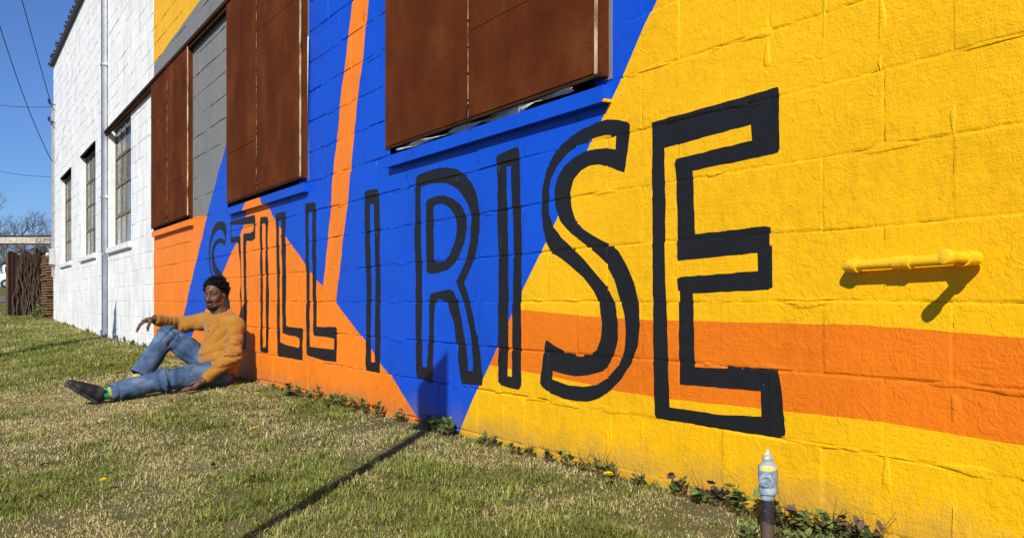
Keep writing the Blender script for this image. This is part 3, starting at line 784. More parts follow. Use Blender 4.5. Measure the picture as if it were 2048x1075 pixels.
# ================================================================ capped riser pipe at the right
def riser():
    t = (1536 - XC) / F; Z = (D - .2) / (NX * t + NZ); s = Z * (NX - NZ * t); x, y = -s, -.2; g = float(gz(x, y))
    ztop = (HY - 896) / F * Z + CAMZ; H = ztop - g
    k = N('riser_pipe'); p = k.n('TexCoord').outputs['Object']; sp = k.n('SeparateXYZ'); k.l(p, sp.inputs[0]); zz = k.math('ADD', sp.outputs[2], k.math('MULTIPLY', k.math('SUBTRACT', k.noise(p, 45, 4), .5), .05))
    scr = k.ramp(k.noise(k.scaled(p, (60, 60, 120)), 1.0, 6, .7, 1.5), [(.60, 0), (.64, 1)])
    c = k.mix(k.ramp(k.math('MULTIPLY', zz, 1 / H), [(.235, 0), (.245, 1)]), (.085, .055, .038), (.016, .016, .018)); c = k.mix(k.math('MULTIPLY', scr, .5), c, (.30, .33, .36))
    k.color(c); k.rough(.55, .4); k.bump(k.noise(p, 90, 4), .6, .002)
    k = N('riser_cap'); p = k.n('TexCoord').outputs['Object']
    k.color(k.ramp(k.noise(p, 38, 4, .6), [(.35, (.13, .17, .22)), (.52, (.22, .27, .33)), (.62, (.32, .36, .40))])); k.rough(.45, .5); k.bump(k.noise(p, 120, 4), .5, .0015)
    k = N('riser_top'); p = k.n('TexCoord').outputs['Object']
    k.color(k.ramp(k.noise(k.scaled(p, (30, 30, 60)), 1.0, 3), [(.47, (.27, .30, .32)), (.52, (.58, .52, .16)), (.60, (.62, .58, .30))])); k.rough(.45, .5)
    o = empty('riser_pipe', (x, y, g)); tag(o, 'short riser pipe with blue-grey capped valve head standing by the yellow wall', 'pipe')
    q = MB(); q.tube([(0, 0, -.1), (0, 0, H * .50)], .0175, 18); q.build('pipe_shaft', 'riser_pipe', o, True)
    q = MB(); q.lathe((0, 0, H * .47), (0, 0, 1), [(.0178, 0), (.019, .004), (.019, .014), (.0245, .016), (.0255, .028), (.024, .034), (.0255, .05), (.0265, .065), (.025, .080)], 20); q.build('valve_body', 'riser_cap', o, True)
    # round plug facing the street
    cd = Vector((.55, -.83, 0)).normalized(); c = Vector((0, 0, H * .47 + .052)) + cd * .017
    q = MB(); q.lathe(c, cd, [(.021, 0), (.021, .006), (.017, .009), (.014, .009), (.014, .014), (.011, .014), (.0105, .010), (.005, .010), (.005, .013), (.001, .013)], 20); q.build('plug', 'riser_cap', o, True)
    z = H * .47 + .078
    q = MB(); q.lathe((0, 0, z), (0, 0, 1), [(.0255, 0), (.0265, .003), (.0262, .013), (.021, .018), (.018, .021), (.014, .025), (.0155, .028), (.015, .036), (.0125, .040), (.009, .045), (.0055, .049), (.003, H - z)], 20); q.build('cap', 'riser_top', o, True)
riser()

# ================================================================ the seated person
class Field:
    """signed-distance field on a grid, meshed with surface nets"""
    def __init__(s, lo, hi, vox):
        s.lo = np.array(lo, float); s.v = vox; s.n = np.ceil((np.array(hi) - s.lo) / vox).astype(int) + 1
        s.F = np.full(s.n, 1.0, np.float32)
    def block(s, lo, hi):
        a = np.clip(np.floor((np.array(lo) - s.lo) / s.v).astype(int), 0, s.n); b = np.clip(np.ceil((np.array(hi) - s.lo) / s.v).astype(int) + 1, 0, s.n)
        sl = tuple(slice(i, j) for i, j in zip(a, b))
        ax = [s.lo[i] + s.v * np.arange(a[i], b[i]) for i in range(3)]
        return sl, np.stack(np.meshgrid(*ax, indexing='ij'), -1)
    def put(s, lo, hi, fn, k=.02, op='add'):
        pad = k + .03; sl, P = s.block(np.array(lo) - pad, np.array(hi) + pad)
        if P.size == 0: return
        d = fn(P); A = s.F[sl]
        if op == 'add':
            h = np.clip(.5 + .5 * (A - d) / k, 0, 1); s.F[sl] = A * (1 - h) + d * h - k * h * (1 - h)
        else:
            d = -d; h = np.clip(.5 - .5 * (A - d) / k, 0, 1); s.F[sl] = A * (1 - h) + d * h + k * h * (1 - h)
    def cap(s, a, b, ra, rb, k=.02, sq=None, op='add'):
        a = np.array(a, float); b = np.array(b, float); r = max(ra, rb)
        def fn(P):
            ba = b - a; q = P - a; t = np.clip((q @ ba) / (ba @ ba), 0, 1); w = q - t[..., None] * ba
            if sq is not None:
                n, f = np.array(sq[0], float), sq[1]; n = n / np.linalg.norm(n); w = w + (f - 1) * (w @ n)[..., None] * n
            return np.sqrt((w ** 2).sum(-1)) - (ra + (rb - ra) * t)
        s.put(np.minimum(a, b) - r, np.maximum(a, b) + r, fn, k, op)
    def chain(s, pts, rad, k=.02, sq=None, op='add'):
        for i in range(len(pts) - 1): s.cap(pts[i], pts[i + 1], rad[i], rad[i + 1], k, sq, op)
    def ell(s, c, r, M=None, k=.02, op='add'):
        c = np.array(c, float); r = np.array(r, float); M = np.eye(3) if M is None else np.array(M, float); m = r.max()
        def fn(P):
            q = (P - c) @ M.T; k0 = np.sqrt(((q / r) ** 2).sum(-1)); k1 = np.sqrt(((q / r ** 2) ** 2).sum(-1)) + 1e-9
            return k0 * (k0 - 1) / k1
        s.put(c - m, c + m, fn, k, op)
    def cut(s, p, n):
        """remove the half space on the +n side of p"""
        p = np.array(p, float); n = np.array(n, float); n /= np.linalg.norm(n)
        sl, P = s.block(s.lo, s.lo + s.n * s.v); s.F = np.maximum(s.F, ((P - p) @ n).astype(np.float32))
    def wobble(s, fn):
        sl, P = s.block(s.lo, s.lo + s.n * s.v); m = np.abs(s.F) < .05
        s.F[m] += fn(P[m]).astype(np.float32)
    def mesh(s, name, mats, parent, origin, smooth=True):
        Fv = s.F; Fv[0], Fv[-1] = 1, 1; Fv[:, 0], Fv[:, -1] = 1, 1; Fv[:, :, 0], Fv[:, :, -1] = 1, 1
        neg = Fv < 0; nx, ny, nz = Fv.shape; c = (nx - 1, ny - 1, nz - 1)
        acc = np.zeros(c + (3,)); cnt = np.zeros(c)
        cs = [(i, j, k) for i in (0, 1) for j in (0, 1) for k in (0, 1)]
        sub = lambda A, o: A[o[0]:o[0] + c[0], o[1]:o[1] + c[1], o[2]:o[2] + c[2]]
        tot = sum(sub(neg, o).astype(np.int8) for o in cs); act = (tot > 0) & (tot < 8); I = np.argwhere(act)
        f = np.stack([sub(Fv, o)[act] for o in cs], 1); pa = np.zeros((len(I), 3)); pc = np.zeros(len(I))
        for a in range(8):
            for b in range(a + 1, 8):
                if sum(abs(x - y) for x, y in zip(cs[a], cs[b])) != 1: continue
                m = (f[:, a] < 0) != (f[:, b] < 0); t = np.where(m, f[:, a] / np.where(m, f[:, a] - f[:, b], 1), 0)
                pt = np.array(cs[a]) + t[:, None] * (np.array(cs[b]) - np.array(cs[a])); pa += pt * m[:, None]; pc += m
        V = s.lo + s.v * (I + pa / pc[:, None]); idx = np.full(c, -1); idx[act] = np.arange(len(I)); Q = []
        for ax in range(3):
            o = [0, 0, 0]; o[ax] = 1; u, w = [(1, 2), (2, 0), (0, 1)][ax]
            A = neg[:nx - o[0], :ny - o[1], :nz - o[2]]; B = neg[o[0]:, o[1]:, o[2]:]
            for inv in (False, True):
                E = np.argwhere((A & ~B) if not inv else (~A & B)); E = E[(E[:, u] > 0) & (E[:, w] > 0)]
                def at(du, dw):
                    k = E.copy(); k[:, u] -= du; k[:, w] -= dw; return idx[k[:, 0], k[:, 1], k[:, 2]]
                q = np.stack([at(1, 1), at(0, 1), at(0, 0), at(1, 0)], 1); Q.append(q[:, ::-1] if inv else q)
        Q = np.concatenate(Q); Q = Q[(Q >= 0).all(1)]
        me = bpy.data.meshes.new(name); V = V - np.array(origin)
        me.vertices.add(len(V)); me.vertices.foreach_set('co', V.astype(np.float32).ravel())
        me.loops.add(len(Q) * 4); me.loops.foreach_set('vertex_index', Q.astype(np.int32).ravel())
        me.polygons.add(len(Q)); me.polygons.foreach_set('loop_start', np.arange(0, len(Q) * 4, 4, dtype=np.int32)); 
        for mm in mats: me.materials.append(MATS[mm])
        me.update(); me.validate()
        me.polygons.foreach_set('use_smooth', np.ones(len(me.polygons), bool)); me.update()
        return obj(name, me, parent)

def Wp(o, s, z): return np.array((-s, -o, z))
def make_person():
    k = N('skin_brown'); p = k.n('TexCoord').outputs['Object']
    k.color(k.ramp(k.noise(p, 30, 4), [(.35, (.072, .036, .022)), (.65, (.125, .066, .042))])); k.rough(.55, .3); k.b.inputs['Subsurface Weight'].default_value = .05; k.bump(k.noise(p, 160, 3), .35, .0015)
    simple('hair_black', (.006, .005, .005), .85, .12); simple('beard_black', (.018, .012, .010), .9, .1, var=.4, scale=90, bump=.003, bscale=220); simple('eye_white', (.20, .17, .15), .35, .4); simple('eye_dark', (.008, .006, .005), .2, .5)
    simple('lip_brown', (.10, .045, .036), .45, .4)
    k = N('mustard_knit'); p = k.n('TexCoord').outputs['Object']
    k.color(k.ramp(k.noise(p, 16, 5), [(.3, (.285, .122, .014)), (.7, (.375, .165, .022))])); k.rough(.9, .15); k.b.inputs['Sheen Weight'].default_value = .15
    k.bump(k.math('ADD', k.noise(p, 420, 2), k.math('MULTIPLY', k.noise(p, 26, 4, .6), 1.6)), .6, .007)
    k = N('denim'); p = k.n('TexCoord').outputs['Object']
    f = k.math('ADD', k.math('MULTIPLY', k.noise(p, 9, 5, .6), .65), k.math('MULTIPLY', k.noise(p, 260, 2), .35))
    k.color(k.ramp(f, [(.36, (.024, .046, .100)), (.5, (.062, .105, .185)), (.64, (.135, .19, .28))])); k.rough(.85, .15)
    k.bump(k.math('ADD', k.noise(k.scaled(p, (1, 1, 1)), 24, 5, .6), k.math('MULTIPLY', k.noise(p, 300, 2), .3)), .8, .012)
    simple('denim_seam', (.10, .13, .19), .9, .1); simple('denim_inside', (.02, .025, .04), .9, .1)
    simple('shoe_black', (.012, .012, .013), .6, .35, var=.3, scale=60, bump=.002); simple('sole_dark', (.030, .031, .032), .7, .3, bump=.003, bscale=90)
    k = N('striped_sock'); p = k.n('TexCoord').outputs['Object']
    v = k.n('VectorMath', operation='DOT_PRODUCT'); k.l(p, v.inputs[0]); v.inputs[1].default_value = (0, 1, 0)
    rm = k.n('ValToRGB'); k.l(k.math('ADD', k.math('MULTIPLY', v.outputs['Value'], 1.0), 1.30), rm.inputs[0]); rm.color_ramp.interpolation = 'CONSTANT'
    SOCK = (k, rm)
    S0 = 7.6; base = Wp(.26, S0, float(gz(-S0, -.26)))
    man = empty('person', tuple(base)); tag(man, 'person in mustard jumper and blue jeans sitting on grass against the mural', 'person')
    # ---- joints
    hipL, hipR = Wp(.27, 7.50, .085), Wp(.27, 7.70, .095)
    kneeL, ankL = Wp(.70, 7.48, .045), Wp(1.095, 7.47, -.035)
    kneeR, ankR = Wp(.615, 7.77, .375), Wp(.845, 7.70, .045)
    shL, shR = Wp(.172, 7.455, .448), Wp(.335, 7.77, .478)
    elL, wrL = Wp(.215, 7.355, .225), Wp(.435, 7.335, .045)
    elR, wrR = Wp(.50, 7.92, .445), Wp(.715, 7.765, .498)
    chest, belly, pelv = Wp(.232, 7.60, .385), Wp(.262, 7.60, .22), Wp(.262, 7.60, .095)
    neck = Wp(.250, 7.612, .545)
    H = Wp(.287, 7.615, .683)
    lat = (shR - shL); lat[2] = 0; lat /= np.linalg.norm(lat); face_t = np.cross(lat, (0, 0, 1)); face_t = face_t if face_t[1] < 0 else -face_t
    fa = Wp(.73, -.68, 0); fa = fa / np.linalg.norm(fa); up = np.array((0, 0, 1.)) + .10 * fa; up /= np.linalg.norm(up); fa = fa - up * (fa @ up); fa /= np.linalg.norm(fa)
    lf = np.cross(up, fa)     # person's left
    Mh = np.stack([lf, fa, up]);  hp = lambda l, f, u: H + l * lf + f * fa + u * up
    # ---- body: one continuous skin surface
    B = Field(Wp(1.42, 8.1, -.2), Wp(.03, 7.18, .86), .0055)
    B.chain([pelv, belly, chest], [.13, .125, .135], .04, (face_t, 1.35)); B.chain([shL, chest + (0, 0, .05), shR], [.05, .09, .05], .04)
    B.ell(hp(0, -.012, .035), (.074, .093, .083), Mh, .02); B.ell(hp(0, .022, -.035), (.058, .066, .075), Mh, .03); B.ell(hp(0, .055, -.088), (.026, .026, .022), Mh, .025)
    B.cap(hp(-.05, -.0, -.06), hp(-.02, .05, -.088), .020, .018, .03); B.cap(hp(.05, 0, -.06), hp(.02, .05, -.088), .020, .018, .03)
    for sg in (-1, 1):
        B.ell(hp(sg * .040, .058, -.022), (.024, .024, .022), Mh, .02)
        B.cap(hp(sg * .010, .086, .026), hp(sg * .045, .070, .026), .0105, .0095, .012)
        B.ell(hp(sg * .078, -.010, -.012), (.007, .019, .030), Mh, .008)
        B.ell(hp(sg * .0135, .092, -.034), (.0105, .011, .009), Mh, .008)
    for sg in (-1, 1): B.ell(hp(sg * .030, .096, .006), (.016, .015, .0105), Mh, .010, 'sub')
    B.cap(hp(0, .083, .012), hp(0, .106, -.030), .0085, .0125, .012)
    B.ell(hp(0, .084, -.060), (.024, .013, .007), Mh, .008); B.ell(hp(0, .081, -.072), (.020, .013, .0075), Mh, .007)
    B.chain([neck - (0, 0, .04), neck, hp(0, -.015, -.06)], [.056, .052, .052], .03)
    B.chain([shL, elL, wrL], [.050, .040, .026], .02); B.chain([shR, elR, wrR], [.050, .040, .026], .02)
    B.chain([hipL, kneeL, ankL], [.082, .055, .037], .03); B.chain([hipR, kneeR, ankR], [.082, .056, .037], .03)
    # right hand hanging from the knee: palm, four drooping fingers, thumb from the near side
    dirp = Wp(.96, -.10, -.22); acr = Wp(0, 1, 0)
    pk = wrR + dirp * .075
    B.chain([wrR, wrR + dirp * .04 + (0, 0, .004), pk], [.025, .028, .024], .015, ((0, 0, 1), 1.7))
    B.cap(pk + acr * -.028, pk + acr * .030, .013, .012, .012)
    for a, L, dr in ((-.025, .070, .0), (-.008, .080, .03), (.009, .076, .05), (.025, .060, .08)):
        q0 = pk + acr * a; pts = [q0]
        for seg, (fr, an) in enumerate(((.45, 36), (.32, 60), (.23, 72))):
            e = R(an + dr * 60); pts.append(pts[-1] + (Wp(1, 0, 0) * math.cos(e) + np.array((0, 0, -1.)) * math.sin(e)) * L * fr * 1.25)
        B.chain(pts, [.0112, .0102, .0092, .0078], .004)
    B.chain([wrR + dirp * .02 + acr * -.018, wrR + dirp * .045 + acr * -.040 + (0, 0, -.022), wrR + dirp * .058 + acr * -.044 + (0, 0, -.052), wrR + dirp * .058 + acr * -.043 + (0, 0, -.074)], [.016, .0125, .0105, .0085], .006)
    # left hand flat on the grass
    pl = Wp(.515, 7.325, -.012); dl = pl - wrL; dl /= np.linalg.norm(dl); hd = Wp(1, -.12, -.10); hd = hd / np.linalg.norm(hd)
    B.chain([wrL, wrL * .5 + pl * .5 + (0, 0, .006), pl], [.026, .027, .023], .015, ((0, 0, 1), 1.4))
    B.cap(pl + acr * -.030, pl + acr * .028, .0125, .0135, .012)
    for a, L, sp in ((.030, .072, .10), (.010, .082, .02), (-.011, .077, -.06), (-.031, .060, -.16)):
        q0 = pl + acr * a; e = hd + acr * sp; e = e / np.linalg.norm(e)
        B.chain([q0, q0 + e * L * .45 + (0, 0, .008), q0 + e * L * .8 + (0, 0, .004), q0 + e * L * 1.05 - (0, 0, .006)], [.0105, .0098, .0088, .0075], .004)
    B.chain([wrL + hd * .03 + acr * .018, wrL + hd * .06 + acr * .045 - (0, 0, .01), wrL + hd * .095 + acr * .055 - (0, 0, .02)], [.015, .012, .009], .006)
    # feet
    heelL, toeL = Wp(1.145, 7.47, -.070), Wp(1.275, 7.465, .020)
    B.chain([ankL, heelL * .8 + ankL * .2 + (0, 0, .02), toeL], [.032, .030, .022], .02)
    heelR, toeR = Wp(.84, 7.70, -.035), Wp(.97, 7.675, -.045)
    B.chain([ankR, heelR, toeR], [.034, .032, .024], .02)
    B.mesh('body', ['skin_brown'], man, base)
    # ---- face details
    def blob(nm, c, r, mt, parent=man, n=10):
        bm = bmesh.new(); bmesh.ops.create_uvsphere(bm, u_segments=n * 2, v_segments=n, radius=1)
        for v in bm.verts: v.co = Vector(c + v.co.x * r[0] * lf + v.co.y * r[1] * fa + v.co.z * r[2] * up - base)
        me = bpy.data.meshes.new(nm); bm.to_mesh(me); bm.free(); me.materials.append(MATS[mt]); me.polygons.foreach_set('use_smooth', np.ones(len(me.polygons), bool)); return obj(nm, me, parent)
    for sg in (-1, 1):
        e = blob('eye', hp(sg * .030, .0745, .005), (.0125, .0115, .0085), 'eye_white'); blob('iris', hp(sg * .030 + .002, .0825, .005), (.0058, .0045, .0058), 'eye_dark', e, 6)
        blob('eyelid', hp(sg * .030, .0762, .0100), (.0150, .0122, .0062), 'skin_brown'); blob('lower_lid', hp(sg * .030, .0755, -.0015), (.0145, .0118, .0045), 'skin_brown')
        q = MB(); q.tube([hp(sg * .012, .0965, .034) - base, hp(sg * .03, .0905, .0385) - base, hp(sg * .047, .0755, .034) - base], [.0035, .004, .0025], 6); q.build('eyebrow', 'beard_black', man, True)
    blob('lips', hp(0, .0835, -.0655), (.0225, .0135, .0105), 'lip_brown')
    Bd = Field(H - .16, H + .16, .004)
    Bd.ell(hp(0, .022, -.035), (.0605, .0685, .078), Mh, .03); Bd.ell(hp(0, .055, -.088), (.0285, .029, .025), Mh, .025)
    Bd.cap(hp(-.05, -.0, -.06), hp(-.02, .05, -.088), .0225, .0205, .03); Bd.cap(hp(.05, 0, -.06), hp(.02, .05, -.088), .0225, .0205, .03)
    Bd.ell(hp(0, .05, -.02), (.070, .09, .052), Mh, .012, 'sub'); Bd.cut(hp(0, 0, -.060), up + .30 * fa); Bd.cut(hp(0, .022, 0), -fa - .1 * up)
    Bd.mesh('beard', ['beard_black'], man, base)
    q = MB(); q.tube([hp(-.027, .0855, -.058) - base, hp(-.012, .0975, -.0505) - base, hp(0, .0985, -.0515) - base, hp(.012, .0975, -.0505) - base, hp(.027, .0855, -.058) - base], [.002, .0042, .003, .0042, .002], 6); q.build('moustache', 'beard_black', man, True)
    # ---- hair: cap of short twists
    Hf = Field(H - .17, H + .17, .005)
    Hf.ell(hp(0, -.020, .048), (.083, .096, .085), Mh, .01); Hf.cut(hp(0, .040, .052), fa * .75 - up * .66); Hf.cut(hp(0, 0, -.030), -up + .25 * fa)
    Hf.ell(hp(0, .09, -.02), (.075, .085, .085), Mh, .01, 'sub')
    hair = Hf.mesh('hair', ['hair_black'], man, base)
    q = MB(); cnt = 0
    while cnt < 520:
        d = rng.normal(size=3); d /= np.linalg.norm(d); c = np.array((0, -.020, .048)); pt = c + d * np.array((.080, .093, .082))
        if (pt - (0, .040, .052)) @ np.array((0, .75, -.66)) > -.004 or pt[2] < -.030 + .25 * pt[1]: continue
        cnt += 1; w = hp(*pt) - base; n = d[0] * lf + d[1] * fa + d[2] * up; j = rng.normal(size=3) * .35; n2 = n + j; n2 /= np.linalg.norm(n2); L = rng.uniform(.012, .030)
        q.tube([w - n * .006, w + n * L * .5, w + n * L * .5 + n2 * L * .5], [.0062, .0054, .0020], 5)
    q.build('hair_twists', 'hair_black', hair, False)
    # ---- jumper
    Sw = Field(Wp(.82, 8.08, -.05), Wp(.03, 7.2, .62), .006)
    Sw.chain([pelv + (0, 0, .005), belly, chest], [.158, .156, .154], .04, (face_t, 1.24)); Sw.chain([shL + (0, 0, .0), chest + (0, 0, .085) , shR], [.064, .085, .064], .05)
    Sw.ell(belly + face_t * .035 - (0, 0, .02), (.13, .10, .11), None, .05)
    Sw.chain([shL, elL, wrL * .93 + elL * .07], [.066, .056, .040], .03); Sw.chain([shR, elR, wrR * .95 + elR * .05], [.066, .058, .042], .03)
    Sw.chain([chest + (0, 0, .10), neck + (0, 0, .012)], [.088, .066], .04)
    Sw.chain([hipL + (0, .0, .035), hipR + (0, .0, .035)], [.108, .108], .05)
    arms = [(shL, elL, wrL), (shR, elR, wrR)]
    crease = lambda x: 1.3 - 2.4 * np.abs(np.sin(x * .5)) ** .8
    def folds(P):
        d = np.zeros(len(P))
        # horizontal gathers at the waist
        wgt = np.exp(-((P[:, 2] - .20) / .085) ** 2); lat_c = (P - belly) @ lat
        d += wgt * .0075 * crease(P[:, 2] * 95 + 2.2 * np.sin(lat_c * 14) + ((P - belly) @ face_t) * 30)
        # drag lines from the shoulders
        d += .0055 * np.exp(-((P[:, 2] - .37) / .08) ** 2) * crease(lat_c * 60 + P[:, 2] * 55)
        for a, e, w in arms:
            for p0, p1 in ((a, e), (e, w)):
                ax = p1 - p0; L = np.linalg.norm(ax); ax = ax / L; t = (P - p0) @ ax; r = np.linalg.norm((P - p0) - t[:, None] * ax, axis=1)
                m = (r < .085) & (t > -.02) & (t < L + .03); x = t / L if p0 is a else 1 - t / L
                ang = (P - p0) @ np.cross(ax, (0, 0, 1)); d += np.where(m, .0062 * np.clip(x, 0, 1) ** 1.2 * crease(t * 125 + ang * 45 + 1.3 * np.sin(t * 40)), 0)
        return d + .002 * np.sin(P[:, 0] * 37 + 3 * np.sin(P[:, 2] * 21)) * np.sin(P[:, 1] * 33 + P[:, 2] * 18)
    Sw.wobble(folds)
    nn = np.array((0, 0, 1.)) + .38 * face_t; nn /= np.linalg.norm(nn); nc = neck + np.array((0, 0, .006))
    Sw.put(neck - .1, neck + .1, lambda P: np.maximum(-((P - nc) @ nn), np.linalg.norm(P - neck, axis=-1) - .105), .004, 'sub')
    Sw.cap(neck - (0, 0, .035), neck + (0, 0, .05), .053, .058, .006, None, 'sub')
    hn = np.array((0, 0, -1.)) + .34 * face_t; hn /= np.linalg.norm(hn); hc = pelv - np.array((0, 0, .035))
    fl = wrL - elL
    def hemcut(P):
        q = P - elL; tt = np.clip((q @ fl) / (fl @ fl), 0, 1.1); arm = np.linalg.norm(q - tt[..., None] * fl, axis=-1) - .062
        return np.maximum(-((P - hc) @ hn), -arm)
    Sw.put(Wp(.6, 7.9, -.1), Wp(.05, 7.2, .35), hemcut, .004, 'sub')
    for a, e, w in arms:
        ax = (w - e) / np.linalg.norm(w - e)
        Sw.put(w - .08, w + .08, lambda P, w=w, ax=ax: np.maximum(-((P - (w - ax * .012)) @ ax), np.linalg.norm(P - w, axis=-1) - .075), .004, 'sub')
        Sw.cap(w - ax * .045, w - ax * .018, .0405, .0395, .006)
        Sw.cap(w - ax * .03, w + ax * .03, .030, .030, .004, None, 'sub')
    jum = Sw.mesh('jumper', ['mustard_knit'], man, base)
    q = MB(); ring = []
    for i in range(25):
        a = 2 * math.pi * i / 24; d = lat * math.cos(a) + face_t * math.sin(a); ring.append(neck + d * .0605 + np.array((0, 0, .004 - .38 * .0605 * math.sin(a))) - base)
    q.tube(ring, .0065, 8, False); q.build('collar', 'mustard_knit', jum, True)
    for i in range(3):
        q = MB(); q.lathe(neck + face_t * (.088 + .014 * i) + np.array((0, 0, -.06 - .04 * i)) - base, face_t, [(.005, 0), (.005, .004), (.001, .005)], 8); q.build('button', 'denim_inside', jum, True)
    # ---- jeans
    Jn = Field(Wp(1.2, 8.0, -.2), Wp(.05, 7.25, .50), .006)
    gnd = float(gz(-7.6, -.3))
    Jn.ell(pelv + (0, 0, .0), (.150, .128, .095), None, .04); Jn.chain([hipL, hipR], [.092, .092], .04)
    hemL = ankL + (kneeL - ankL) * .06; hemR = ankR + (kneeR - ankR) * .07
    Jn.chain([hipL, hipL * .45 + kneeL * .55, kneeL, kneeL * .45 + hemL * .55, hemL], [.100, .086, .076, .068, .066], .03)
    Jn.chain([hipR, hipR * .4 + kneeR * .6, kneeR], [.104, .088, .074], .03); Jn.chain([kneeR + (0, 0, -.004), kneeR * .45 + hemR * .55, hemR], [.074, .074, .080], .02)
    def jf(P):
        d = np.zeros(len(P))
        for p0, p1, j in ((hipL, kneeL, 1), (kneeL, hemL, 0), (hipR, kneeR, 1), (kneeR, hemR, 0)):
            ax = p1 - p0; L = np.linalg.norm(ax); ax = ax / L; t = (P - p0) @ ax; r = np.linalg.norm((P - p0) - t[:, None] * ax, axis=1)
            m = (r < .115) & (t > -.03) & (t < L + .02); u = t / L; side = (P - p0) @ np.cross(ax, (0, 0, 1))
            kn = np.exp(-((u - j) / .20) ** 2); hp_ = np.exp(-(u / .35) ** 2) if j else np.exp(-((u - 1) / .25) ** 2) * .6
            d += np.where(m, .0075 * kn * crease(t * 105 + side * 38 + 1.5 * np.sin(side * 30)) + .0070 * hp_ * crease(t * 60 - side * 85 + 1.0 * np.sin(t * 22)), 0)
        return d + .0022 * np.sin(P[:, 0] * 41 + P[:, 2] * 27) * np.sin(P[:, 1] * 29 + 2 * np.sin(P[:, 2] * 30))
    Jn.wobble(jf)
    for an, kn, he in ((ankL, kneeL, hemL), (ankR, kneeR, hemR)):
        ax = (he - kn) / np.linalg.norm(he - kn)
        Jn.put(he - .13, he + .13, lambda P, he=he, ax=ax: np.maximum(-((P - he) @ ax), np.linalg.norm(P - he, axis=-1) - .12), .004, 'sub')
        Jn.cap(he - ax * .10, he + ax * .05, .056, .066 if he is hemR else .056, .006, None, 'sub')
    jeans = Jn.mesh('jeans', ['denim'], man, base)
    def seam(p0, p1, nrm, r0, r1, nm='seam'):
        q = MB(); nrm = np.array(nrm, float); nrm /= np.linalg.norm(nrm); q.tube([p0 + (p1 - p0) * t + nrm * (r0 + (r1 - r0) * t) - base for t in np.linspace(0, 1, 12)], .0022, 5); q.build(nm, 'denim_seam', jeans, True)
    for he, kn, r in ((hemL, kneeL, .066), (hemR, kneeR, .080)):
        ax = (he - kn) / np.linalg.norm(he - kn); a = np.cross(ax, (0, 0, 1)); a /= np.linalg.norm(a); b = np.cross(ax, a)
        q = MB(); q.tube([he - ax * .006 + (a * math.cos(t) + b * math.sin(t)) * (r - .003) - base for t in np.linspace(0, 2 * math.pi, 25)], .0045, 6, False); q.build('hem', 'denim', jeans, True)
    # ---- socks and shoes
    def shoe(ank, heel, toe, sole_n, sock_cols, nm):
        k, rm = SOCK
        ax = (toe - heel) / np.linalg.norm(toe - heel); n = np.array(sole_n, float); n -= ax * (n @ ax); n /= np.linalg.norm(n); sd = np.cross(ax, n)
        L = np.linalg.norm(toe - heel); h = lambda a, b, c=0: heel + ax * a + n * b + sd * c
        q = MB(); d = (ank - h(.03, .05)); q.tube([ank + (ank - h(.03, .05)) * .6 - base, ank - base, h(.035, .06) - base], [.044, .044, .042], 16); q.build('sock', nm, man, True)
        Sh = Field(np.minimum(heel, toe) - .12, np.maximum(heel, toe) + .12, .0045)
        Sh.chain([h(.03, .045), h(.10, .042), h(.17, .030), h(L - .035, .022)], [.040, .041, .040, .030], .02, (sd, 1.0)); Sh.chain([h(.028, .06), h(.022, .098)], [.044, .045], .02); Sh.chain([h(.05, .085), h(.15, .045)], [.034, .030], .02)
        Sh.cut(h(0, .004), -n); Sh.cut(h(.02, .108), n + .0 * ax); Sh.cap(h(.022, .085), h(.022, .14), .036, .040, .005, None, 'sub')
        so = Sh.mesh('shoe', ['shoe_black'], man, base)
        So = Field(np.minimum(heel, toe) - .1, np.maximum(heel, toe) + .1, .0045)
        So.chain([h(.028, .0), h(.11, .0), h(.18, .0), h(L - .034, .004)], [.040, .037, .043, .036], .02); So.cut(h(0, .012), n); So.cut(h(0, -.013), -n)
        So.mesh('sole', ['sole_dark'], so, base)
        for i in range(4):
            q = MB(); c = h(.085 + .022 * i, .079 - .012 * i); q.tube([c + sd * -.024 - n * .006 - base, c + n * .004 - base, c + sd * .024 - n * .006 - base], .0032, 6); q.build('lace', 'tyre_black', so, True)
    k, rm = SOCK; e = rm.color_ramp.elements; e[0].position = 0; e[0].color = (.04, .27, .07, 1); e[1].position = .47; e[1].color = (.05, .33, .09, 1); k.color(rm.outputs[0]); k.rough(.9, .1)
    simple('sock_green', (.035, .28, .075), .9, .1, var=.3, scale=60); simple('sock_yellow', (.40, .37, .10), .9, .1, var=.3, scale=40)
    shoe(ankL, Wp(1.150, 7.47, -.105), Wp(1.372, 7.455, .050), Wp(-.55, 0, .75), None, 'sock_green')
    shoe(ankR, Wp(.81, 7.70, float(gz(-7.7, -.81)) + .015), Wp(1.05, 7.66, float(gz(-7.66, -1.05)) + .015), (0, 0, 1), None, 'sock_yellow')
    # yellow band of the near sock
    q = MB(); d = (kneeL - ankL) / np.linalg.norm(kneeL - ankL); q.tube([ankL + d * .012 - base, ankL + d * .03 - base], .0450, 16); q.build('sock_band', 'sock_yellow', man, True)
make_person()

